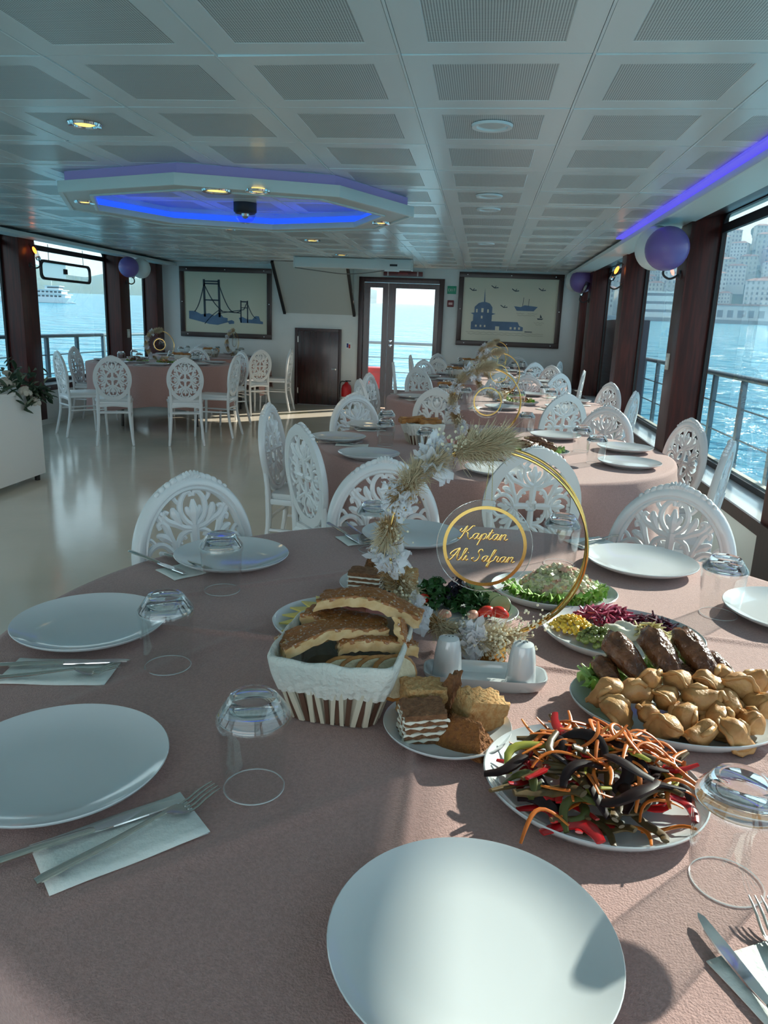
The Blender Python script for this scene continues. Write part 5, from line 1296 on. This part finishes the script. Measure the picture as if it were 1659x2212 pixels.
vq = random.Random(8)
for kind, n in (('aubergine_strip', 56), ('green_pepper_strip', 14), ('red_pepper_strip', 16), ('carrot_strip', 80)):
    for k in range(n):
        rr_ = vq.random()**.6; a = vq.uniform(0, 2*PI); x, y = .105*rr_*cos(a), .092*rr_*sin(a); hz = .010+.046*max(0, 1-rr_**1.6)
        if kind == 'carrot_strip': x += .012; y += .014; hz += .008
        if kind == 'red_pepper_strip' and k < 6: x, y, hz = x*1.05, -abs(y), hz
        o = VP[kind][k % len(VP[kind])].get(); place(o, (VC[0]+x, VC[1]+y, VZ+hz*vq.uniform(.75, 1.0)), (vq.uniform(-.35, .35), vq.uniform(-.4, .4), vq.uniform(0, 6.28)), vq.uniform(.75, 1.15)); tag(o, VLAB[kind], kind.split('_strip')[0].replace('_', ' ').replace('red pepper', 'pepper strip').replace('green pepper', 'pepper strip'), VLAB[kind].replace(' in the vegetable platter', 's').replace(' tangled', ''))
for (px, py, z, kind, i, ang, s, lab) in ((1205, 1572, .062, 'red_pepper_strip', 1, -1.0, 1.25, 'long red pepper strip sticking up at the back of the vegetable platter'), (1118, 1618, .040, 'green_pepper_strip', 0, .8, 1.1, 'yellow green pepper ring at the left of the vegetable platter'),
        (1465, 1675, .034, 'green_pepper_strip', 0, -1.35, 1.0, 'yellow green pepper strip at the right end of the vegetable platter'), (1245, 1780, .028, 'red_pepper_strip', 0, -.4, 1.15, 'broad red pepper piece at the front of the vegetable platter'), (1175, 1745, .026, 'red_pepper_strip', 0, -.7, .9, 'red pepper piece at the front left of the vegetable platter'),
        (1160, 1770, .024, 'carrot_strip', 0, .3, 1.0, 'carrot strip hanging over the front left rim'), (1380, 1790, .022, 'carrot_strip', 1, -.9, 1.0, 'carrot strip lying loose at the front rim'), (1440, 1770, .022, 'carrot_strip', 2, -.1, 1.0, 'carrot strip lying loose at the front right rim'),
        (1325, 1668, .072, 'aubergine_strip', 0, -1.2, 1.1, 'black aubergine strip on top of the vegetables'), (1380, 1745, .045, 'aubergine_strip', 0, .35, 1.15, 'black aubergine strip lying across the right front'), (1190, 1690, .045, 'aubergine_strip', 1, -.25, 1.3, 'long brown aubergine strip across the left'), (1420, 1650, .045, 'red_pepper_strip', 1, -.75, 1.25, 'long red pepper strip on the right of the vegetables')):
    o = VP[kind][i].get(); p = Z(px, py, TZ+z); place(o, p, (.1, -.2, ang), s); tag(o, lab, 'vegetable strip')

# ---- mixed salad platter: corn, peas, beetroot, sauce, sprouts
SC_ = (.298, 1.362); SZ = TZ+.010
oval_dish('oval white platter of corn, peas, beetroot and white sauce', SC_, .148, .122, math.radians(-6))
def heap(name, c, rx, ry, h, n, mk, m_, par_label, cat, rs):
    b = MB()
    for k in range(n):
        r_ = rs.random()**.5; a = rs.uniform(0, 6.28); x, y = rx*r_*cos(a), ry*r_*sin(a); z = h*(1-r_**2)*rs.uniform(.55, 1)+.004; mk(b, Vector((x, y, z)), rs)
    o = b.build(name, m_, smooth=True); o.location = c; tag(o, par_label, cat, kind='stuff'); return o
hq = random.Random(12)
CORN = mat('sweetcorn', (.80, .46, .03), .3, c2=(.85, .58, .08), nscale=120, coat=.3); PEA = mat('tinned peas', (.12, .15, .025), .3, c2=(.18, .21, .045), nscale=60, coat=.3)
heap('sweetcorn_heap', (SC_[0]-.090, SC_[1]+.022, SZ), .040, .034, .022, 170, lambda b, p, r: b.ell(p, (.0050, .0040, .0044), 6, 5, M=RZ(r.uniform(0, 6)) @ RX(r.uniform(-1, 1))), CORN, 'heap of yellow sweetcorn on the salad platter', 'sweetcorn', hq)
heap('pea_heap', (SC_[0]-.048, SC_[1]-.034, SZ), .038, .032, .024, 110, lambda b, p, r: b.ell(p, .0053, 8, 6), PEA, 'heap of green peas on the salad platter', 'peas', hq)
BEET = mat('pickled pink beet strips', (.34, .03, .075), .3, c2=(.44, .06, .13), nscale=50, coat=.3); BEETD = mat('dark beet strips', (.07, .008, .02), .3, c2=(.13, .015, .04), nscale=50, coat=.3)
def shred(L, w_):
    def f(b, p, r):
        d_ = Vector((r.uniform(-1, 1), r.uniform(-1, 1), r.uniform(-.3, .3))).normalized()*L/2; m_ = p+Vector((0, 0, r.uniform(0, .006))); b.tube([p-d_, m_, p+d_], [w_*.8, w_, w_*.7], 5, flat=.7)
    return f
heap('pink_beet_heap', (SC_[0]-.020, SC_[1]+.066, SZ), .058, .036, .030, 130, shred(.036, .0032), BEET, 'heap of pink beetroot strips on the salad platter', 'beetroot', hq)
heap('dark_beet_heap', (SC_[0]+.060, SC_[1]+.050, SZ), .050, .036, .020, 110, shred(.034, .0030), BEETD, 'heap of dark beetroot strips on the salad platter', 'beetroot', hq)
heap('sprout_heap', (SC_[0]+.052, SC_[1]-.006, SZ), .034, .026, .030, 70, shred(.038, .0022), mat('pale cabbage shreds', (.62, .50, .20), .5, c2=(.70, .62, .36), nscale=40), 'heap of pale yellow cabbage shreds on the salad platter', 'cabbage', hq)
o = blob((.036, .026, .016), .16, 3, 5, 24, 14, lambda p, q: Vector((q.x, q.y, q.z+.003*sin(6*p.x+4*p.y)))).build('sauce_dollop', mat('white yogurt sauce', (.72, .68, .58), .35), smooth=True); o.location = (SC_[0]+.005, SC_[1]+.008, SZ+.008); tag(o, 'dollop of white sauce in the middle of the salad platter', 'sauce')

# ---- russian salad on lettuce
RC = (.190, 1.578); RZ_ = TZ+.010
oval_dish('oval white platter of diced salad on lettuce behind the hoop', RC, .135, .108, math.radians(-4))
for k in range(13):
    a = -2.9+k*.24; rx, ry = .105, .082
    lettuce(k, (RC[0]+rx*.62*cos(a), RC[1]+ry*.62*sin(a), RZ_+.002), (0, -.22, a), .78, 'curly lettuce leaf around the diced salad, number %s along the rim' % ('one', 'two', 'three', 'four', 'five', 'six', 'seven', 'eight', 'nine', 'ten', 'eleven', 'twelve', 'thirteen')[k] if False else 'curly lettuce leaf tucked under the rim of the diced salad', 'lettuce leaves around the diced salad')
def dice(b, p, r):
    b.cur = r.choice((0, 0, 0, 1, 1, 2)); s = r.uniform(.0042, .0066)
    Mx = T(p) @ RZ(r.uniform(0, 6)) @ RX(r.uniform(0, 6))
    if b.cur == 1: b.ell(p, .0055, 7, 5)
    else: b.box(-s, s, -s*.8, s*.8, -s*.8, s*.8, M=Mx)
b = MB(); hq2 = random.Random(31)
for k in range(420):
    r_ = hq2.random()**.5; a = hq2.uniform(0, 6.28); z = .050*(1-r_**1.7)*hq2.uniform(.8, 1)+.012; dice(b, Vector((.082*r_*cos(a), .062*r_*sin(a), z)), hq2)
b.cur = 0; b.ell((0, 0, .012), (.076, .058, .036), 20, 10)
o = b.build('diced_salad', [mat('mayonnaise diced potato', (.66, .60, .42), .4), mat('creamy peas', (.40, .42, .22), .4), mat('pink diced ham', (.62, .36, .28), .4)], smooth=True); o.location = (RC[0]+.012, RC[1]+.012, RZ_); tag(o, 'mound of creamy diced salad with peas on lettuce', 'salad', kind='stuff')

# ---- green salad platter
GC = (-.018, 1.418); GZ = TZ+.010
oval_dish('oval white platter of herbs, cucumber and tomato inside the hoop', GC, .124, .092, math.radians(-3))
PARS = mat('dark parsley', (.016, .07, .012), .5, c2=(.035, .12, .025), nscale=80); BASIL = mat('purple basil', (.018, .012, .028), .4, c2=(.03, .02, .045), nscale=40)
def herb(b, p, r, s=.010):
    Mx = T(p) @ RZ(r.uniform(0, 6.28)) @ RX(r.uniform(-1, 1)) @ RY(r.uniform(-1, 1)); q = [(0, 0), (.6, .5), (.4, .9), (1.0, .7), (1.2, .2), (1.5, 0), (1.2, -.3), (1.0, -.8), (.5, -.7), (.6, -.4)]
    b.add([(x*s, y*s, .003*sin(3*x+2*y)) for x, y in q], [tuple(range(10))], Mx)
for nm, dx, dy, rx, ry, h, n, m_, lab in (('parsley_bunch', -.050, .040, .040, .028, .052, 230, PARS, 'bunch of dark parsley at the back left of the green salad'), ('parsley_bunch', .030, .022, .042, .030, .036, 230, PARS, 'bunch of dark parsley at the middle of the green salad'),
                                           ('basil_bunch', .004, .048, .030, .024, .055, 120, BASIL, 'bunch of purple basil at the back of the green salad'), ('parsley_bunch', -.098, -.012, .022, .026, .030, 90, PARS, 'sprig of parsley at the left end by the ham')):
    b = MB(); hh = random.Random(hash(lab) % 999)
    hh = random.Random(len(lab)*7+n)
    for k in range(n):
        r_ = hh.random()**.5; a = hh.uniform(0, 6.28); herb(b, Vector((rx*r_*cos(a), ry*r_*sin(a), h*(1-r_**2)*hh.uniform(.4, 1)+.006)), hh)
    o = b.build(nm, m_); o.location = (GC[0]+dx, GC[1]+dy, GZ); tag(o, lab, 'herbs', kind='stuff')
CUC = mat('cucumber flesh', (.42, .52, .22), .35, c2=(.52, .60, .32), nscale=60); CUS = mat('cucumber skin', (.03, .11, .02), .4); TOM = mat('ripe tomato', (.60, .025, .008), .2, coat=.5)
for k in range(5):
    t_ = thing('cucumber_slice', ('front cucumber slice overlapping the row on the green salad', 'second cucumber slice of the row', 'third cucumber slice of the row', 'fourth cucumber slice of the row', 'rear cucumber slice of the row on the green salad')[k], 'cucumber', (GC[0]+.088-.016*k, GC[1]+.004+.011*k, GZ+.019+.002*k), 0, 'cucumber slices on the green salad'); t_.rotation_euler = (math.radians(52), 0, math.radians(-25))
    MB().lathe([(0, 0), (.0215, 0), (.0215, .003), (0, .003)], 28).build('flesh', CUC, t_); MB().tube([(.0215*cos(2*PI*i/28), .0215*sin(2*PI*i/28), .0015) for i in range(28)], .0016, 5, closed=True).build('skin', CUS, t_, smooth=True)
for k, (dx, dy, rz, lab) in enumerate(((.062, -.022, .4, 'bright red tomato wedge at the front of the green salad'), (.085, -.020, -.3, 'second red tomato wedge beside the cucumber'), (-.068, .018, .9, 'red tomato wedge at the left behind the pampas'))):
    o = blob((.021, .011, .012), .05, 3, k, 18, 12, lambda p, q: Vector((q.x, q.y, q.z-.006*p.x*p.x))).build('tomato_wedge', TOM, smooth=True); place(o, (GC[0]+dx, GC[1]+dy, GZ+.016), (.2, 0, rz)); tag(o, lab, 'tomato')
for k, (dx, dy, lab) in enumerate(((-.02, -.048, 'pink radish piece among blossoms, left'), (.035, -.040, 'pink radish piece among blossoms, right'))):
    o = blob((.013, .010, .009), .1, 3, k+4).build('radish_piece', mat('pale pink radish', (.62, .30, .22), .4), smooth=True); place(o, (GC[0]+dx, GC[1]+dy, GZ+.014), (0, 0, k)); tag(o, lab, 'radish')

# ---- cheese and ham plate
HC = (-.238, 1.305)
oval_dish('oval white platter of cheese triangles and ham behind the bread basket', HC, .122, .118, math.radians(10))
CHEE = mat('yellow cheese', (.78, .60, .14), .4, sss=0, c2=(.80, .64, .20), nscale=20); HAMM = mat('sliced cured ham', (.30, .085, .075), .35, c2=(.36, .12, .10), nscale=30, coat=.2); HAMP = mat('pink cooked ham', (.58, .24, .22), .35)
for k in range(9):
    a = math.radians(78+16*k); r_ = .082
    t_ = MB().poly([(-.040, -.018), (.044, -.008), (-.008, .034)], .0035, 'z').build('cheese_slice', CHEE, bevel=.0006); place(t_, (HC[0]+.016+r_*cos(a), HC[1]+r_*sin(a), TZ+.016+.0022*(8-k)), (.10*sin(a), -.10*cos(a), a+.35)); tag(t_, 'yellow cheese triangle fanned around the rim of the cheese plate', 'cheese', 'cheese triangles on the plate')
for k, (dx, dy, m_, lab, s) in enumerate(((.055, .070, HAMM, 'dark round ham slice at the back of the cheese plate', 1), (.085, .045, HAMM, 'dark round ham slice at the right of the cheese plate', .95), (.035, .030, HAMM, 'dark ham slice nearest the bread basket', .9), (.006, .055, HAMP, 'folded pink ham slice beside the cheese', .6), (.030, .062, HAMP, 'second folded pink ham slice beside the cheese', .55))):
    b = MB(); b.grid(lambda u, v: Vector((.042*v*cos(2*PI*u), .036*v*sin(2*PI*u), .004*sin(6*PI*u+k)*v*v+(.018*v*v*max(0, sin(2*PI*u)) if m_ is HAMP else 0))), 36, 6, True)
    o = b.build('ham_slice', m_, smooth=True); sm = o.modifiers.new('thickness', 'SOLIDIFY'); sm.thickness = .0022; place(o, (HC[0]+dx, HC[1]+dy, TZ+.022+.004*k), (.12, .05, k*.7), s); tag(o, lab, 'ham')
# ================================================================== THE OTHER LAID TABLES
SECT = ('right', 'far right', 'far side', 'far left', 'left', 'near left', 'near side', 'near right')
def where(c, x, y): return SECT[int(round(math.degrees(math.atan2(y-c[1], x-c[0]))/45)) % 8]
TN = {'b': 'second table', 'c': 'third table', 'd': 'fourth table', 'e': 'furthest right table', 'f': 'front left table', 'g': 'rear left table'}
def meat_set(c, rz, tname, small=False):
    o = oval_dish('oval platter of dark meat and lettuce on the '+tname, c, .15, .115, rz)
    for k in range(5):
        a = 2*PI*k/5+.4; lettuce(k, (c[0]+.085*cos(a), c[1]+.06*sin(a), TZ+.012), (0, -.2, a), .85, 'lettuce leaf under the meat on the '+tname, 'lettuce leaves on the '+tname)
    for k in range(7):
        a = 2*PI*k/7; r_ = .055 if k else 0; drum('dark roast piece heaped on the '+tname, (c[0]+1.25*r_*cos(a), c[1]+r_*sin(a), TZ+.045+(.02 if k == 0 else 0)), (0, .2, a*2.3), .85, 30+k, 'roast pieces on the '+tname)
VEGM = {k: v for k, v in VP.items()}
def veg_set(c, rz, tname):
    oval_dish('oval platter of orange and green salad strips on the '+tname, c, .14, .11, rz); rs = random.Random(int(c[1]*100))
    for kind, n in (('carrot_strip', 26), ('green_pepper_strip', 12), ('red_pepper_strip', 6)):
        for k in range(n):
            rr_ = rs.random()**.6; a = rs.uniform(0, 6.28); o = VP[kind][k % len(VP[kind])].get(); place(o, (c[0]+.09*rr_*cos(a), c[1]+.07*rr_*sin(a), TZ+.020+.034*(1-rr_)), (rs.uniform(-.3, .3), rs.uniform(-.3, .3), rs.uniform(0, 6.28)), 1.0)
            tag(o, VLAB[kind].split(' in ')[0].replace(' tangled', '')+' heaped on a platter of the '+tname, 'vegetable strip', kind.replace('_', ' ')+'s on the '+tname)
    for k in range(4):
        a = 2*PI*k/4+.9; lettuce(k, (c[0]+.07*cos(a), c[1]+.05*sin(a), TZ+.014), (0, -.3, a), .85, 'lettuce leaf beside the strips on the '+tname, 'lettuce leaves beside strips on the '+tname)
def basket_set(c, rz, tname):
    o = BASK.get(); place(o, (c[0], c[1], TZ), (0, 0, rz), (1, 1, 1)); tag(o, 'white lined bread basket on the '+tname, 'basket', 'bread baskets')
    for k in range(7):
        t_ = thing('bread_stick', 'long brown bread slice heaped in the basket of the '+tname, 'bread', (c[0]+.05*sin(2.3*k), c[1]+.045*cos(1.7*k), TZ+.098+.010*(k % 3)), 0, 'bread heaped in the basket of the '+tname); t_.rotation_euler = (.15*sin(k), .2*cos(k), rz+.5*sin(k*1.3)); t_.scale = (1.0, 1, 1)
        if k == 0 and 'bread_stick_mesh' not in globals():
            globals()['bread_stick_mesh'] = rough_box(.065, .018, .010, 8, .002, 120, 3).build('loaf', CRUST, t_, smooth=True)
        else:
            q = globals()['bread_stick_mesh'].copy(); col.objects.link(q); q.parent = t_
def hoop_set(c, rz, tname):
    o = HOOP.get(); place(o, (c[0], c[1], TZ), (0, 0, rz)); tag(o, 'gold hoop centrepiece with dried flowers on the '+tname, 'centrepiece', 'hoop centrepieces')
    a = AC.get(); place(a, (c[0]+.03*sin(rz), c[1]-.03*cos(rz), TZ+.216), (0, 0, rz+.07)); tag(a, 'clear round disc hanging in the hoop of the '+tname, 'sign', 'acrylic name discs')
AC = Proto(None)
def _disc():
    d0 = acrylic_proto(); b = MB()
    for s in (-1, 1): b.tube([(s*.006, -.001, .0785), (.004+s*.001, .026, .162)], .0006, 4)
    b.build('gold_chain', GOLD, d0); return d0
AC = Proto(_disc())
def lay_at(c, tname, angs, rp=.655, rg=.47, cutlery=True):
    for k, deg in enumerate(angs):
        a = math.radians(deg); x, y = c[0]+rp*cos(a), c[1]+rp*sin(a)
        plate(x, y, 'white plate at the %s of the %s' % (where(c, x, y), tname))
        a2 = a+.30; gx, gy = c[0]+rg*cos(a2), c[1]+rg*sin(a2); tumbler(gx, gy, 'upturned glass at the %s of the %s' % (SECT[int(round(deg/45)) % 8], tname))
        if cutlery:
            a3 = a-.30; nx, ny = c[0]+(rp+.02)*cos(a3), c[1]+(rp+.02)*sin(a3); napkin((nx, ny), a3, 'paper napkin at the %s of the %s' % (SECT[int(round(deg/45)) % 8], tname))
            o = lay(FK, (nx-.05*cos(a3), ny-.05*sin(a3)), (nx+.1*cos(a3), ny+.1*sin(a3)), 'steel fork at the %s of the %s' % (SECT[int(round(deg/45)) % 8], tname), 'fork', TZ+.0055)
# second table, laid as seen
n2 = TN['b']
for px, py, lab in ((732, 941, 'white plate at the left edge of the second table'), (797, 977, 'white plate at the near left of the second table'), (1350, 964, 'rear one of two white plates at the right of the second table'), (1360, 996, 'front one of two white plates at the right of the second table'),
                    (1075, 1010, 'white plate at the near side of the second table, behind the hoop chain'), (1200, 938, 'bluish white plate at the far right of the second table'), (800, 915, 'white plate at the far left of the second table behind the glass')):
    p = Z(px, py, TZ+.024); plate(p.x, p.y, lab)
for px, py, lab in ((832, 962, 'bright rimmed upturned glass at the left of the second table'), (834, 938, 'upturned glass behind another at the left of the second table'), (918, 985, 'upturned glass at the near left of the second table before the basket'), (1135, 940, 'upturned glass at the far side of the second table'), (1254, 975, 'upturned glass at the right of the second table'), (1285, 1000, 'upturned glass beside the right plates of the second table'), (975, 925, 'upturned glass beside the hoop of the second table')):
    p = Z(px, py, TZ); tumbler(p.x, p.y, lab)
for px, py, a, lab in ((760, 962, .1, 'paper napkin at the left of the second table'), (800, 930, .4, 'paper napkin at the far left of the second table')):
    p = Z(px, py, TZ); napkin(p, a, lab); lay(FK, (p.x+.05, p.y+.01), (p.x-.1, p.y-.01), 'steel fork on the '+lab[6:], 'fork', TZ+.0055)
p = Z(905, 958, TZ); basket_set((p.x+.01, p.y+.03), .35, n2)
p = Z(1160, 985, TZ); meat_set((p.x, p.y+.05), -.15, n2)
p = Z(1062, 992, TZ); oval_dish('oval platter of dark red beet salad on the second table', (p.x, p.y+.06), .14, .11, 0)
heap('beet_heap', (p.x, p.y+.06, TZ+.010), .085, .06, .03, 120, shred(.036, .004), BEETD, 'heap of dark beet strips on the second table', 'beetroot', hq)
p = Z(965, 975, TZ); hoop_set((Z(1045, 960, TZ).x, Z(1045, 960, TZ).y), .12, n2)
b = MB()
for q in range(9):
    a = q*2.4; rr_ = .010+.004*q; b.ell((cos(a)*rr_, sin(a)*rr_, .02-.001*q), (.024, .006, .024), 8, 6, M=RZ(a+PI/2) @ RX(-.3))
o = b.build('ham_rosette', HAMP, smooth=True); o.location = (p.x, p.y, TZ+.012); o.scale = (1.2,)*3; tag(o, 'pink folded ham rosette on the second table', 'ham')
plate(p.x, p.y, 'small plate under the pink ham on the second table', .6)
# further tables
lay_at(T3, TN['c'], (195, 225, 275, 320, 10, 60, 130)); lay_at(T4, TN['d'], (190, 230, 300, 350, 45, 135)); lay_at(T7, TN['e'], (200, 240, 300, 350, 50, 130), cutlery=False)
lay_at(T5, TN['f'], (200, 245, 290, 335, 20, 80, 140)); lay_at(T6, TN['g'], (210, 280, 330, 15, 80, 140), cutlery=False)
basket_set((T3[0]-.34, T3[1]-.02), .2, TN['c']); veg_set((T3[0]+.20, T3[1]-.22), -.1, TN['c']); hoop_set((T3[0]+.02, T3[1]-.05), .1, TN['c']); meat_set((T3[0]+.12, T3[1]+.30), .1, TN['c'])
basket_set((T4[0]-.34, T4[1]-.05), -.2, TN['d']); veg_set((T4[0]+.24, T4[1]-.2), .1, TN['d']); hoop_set((T4[0]+.03, T4[1]+.02), .3, TN['d'])
veg_set((T7[0]-.15, T7[1]-.25), .1, TN['e']); basket_set((T7[0]-.26, T7[1]+.1), .4, TN['e']); hoop_set((T7[0]+.1, T7[1]), -.1, TN['e'])
hoop_set((T5[0]+.02, T5[1]-.05), .15, TN['f']); meat_set((T5[0]-.18, T5[1]-.28), 0, TN['f']); basket_set((T5[0]+.30, T5[1]-.05), .2, TN['f']); veg_set((T5[0]+.22, T5[1]-.36), 0, TN['f'])
hoop_set((T6[0]+.35, T6[1]-.02), 1.35, TN['g']); basket_set((T6[0]+.12, T6[1]-.25), .1, TN['g'])
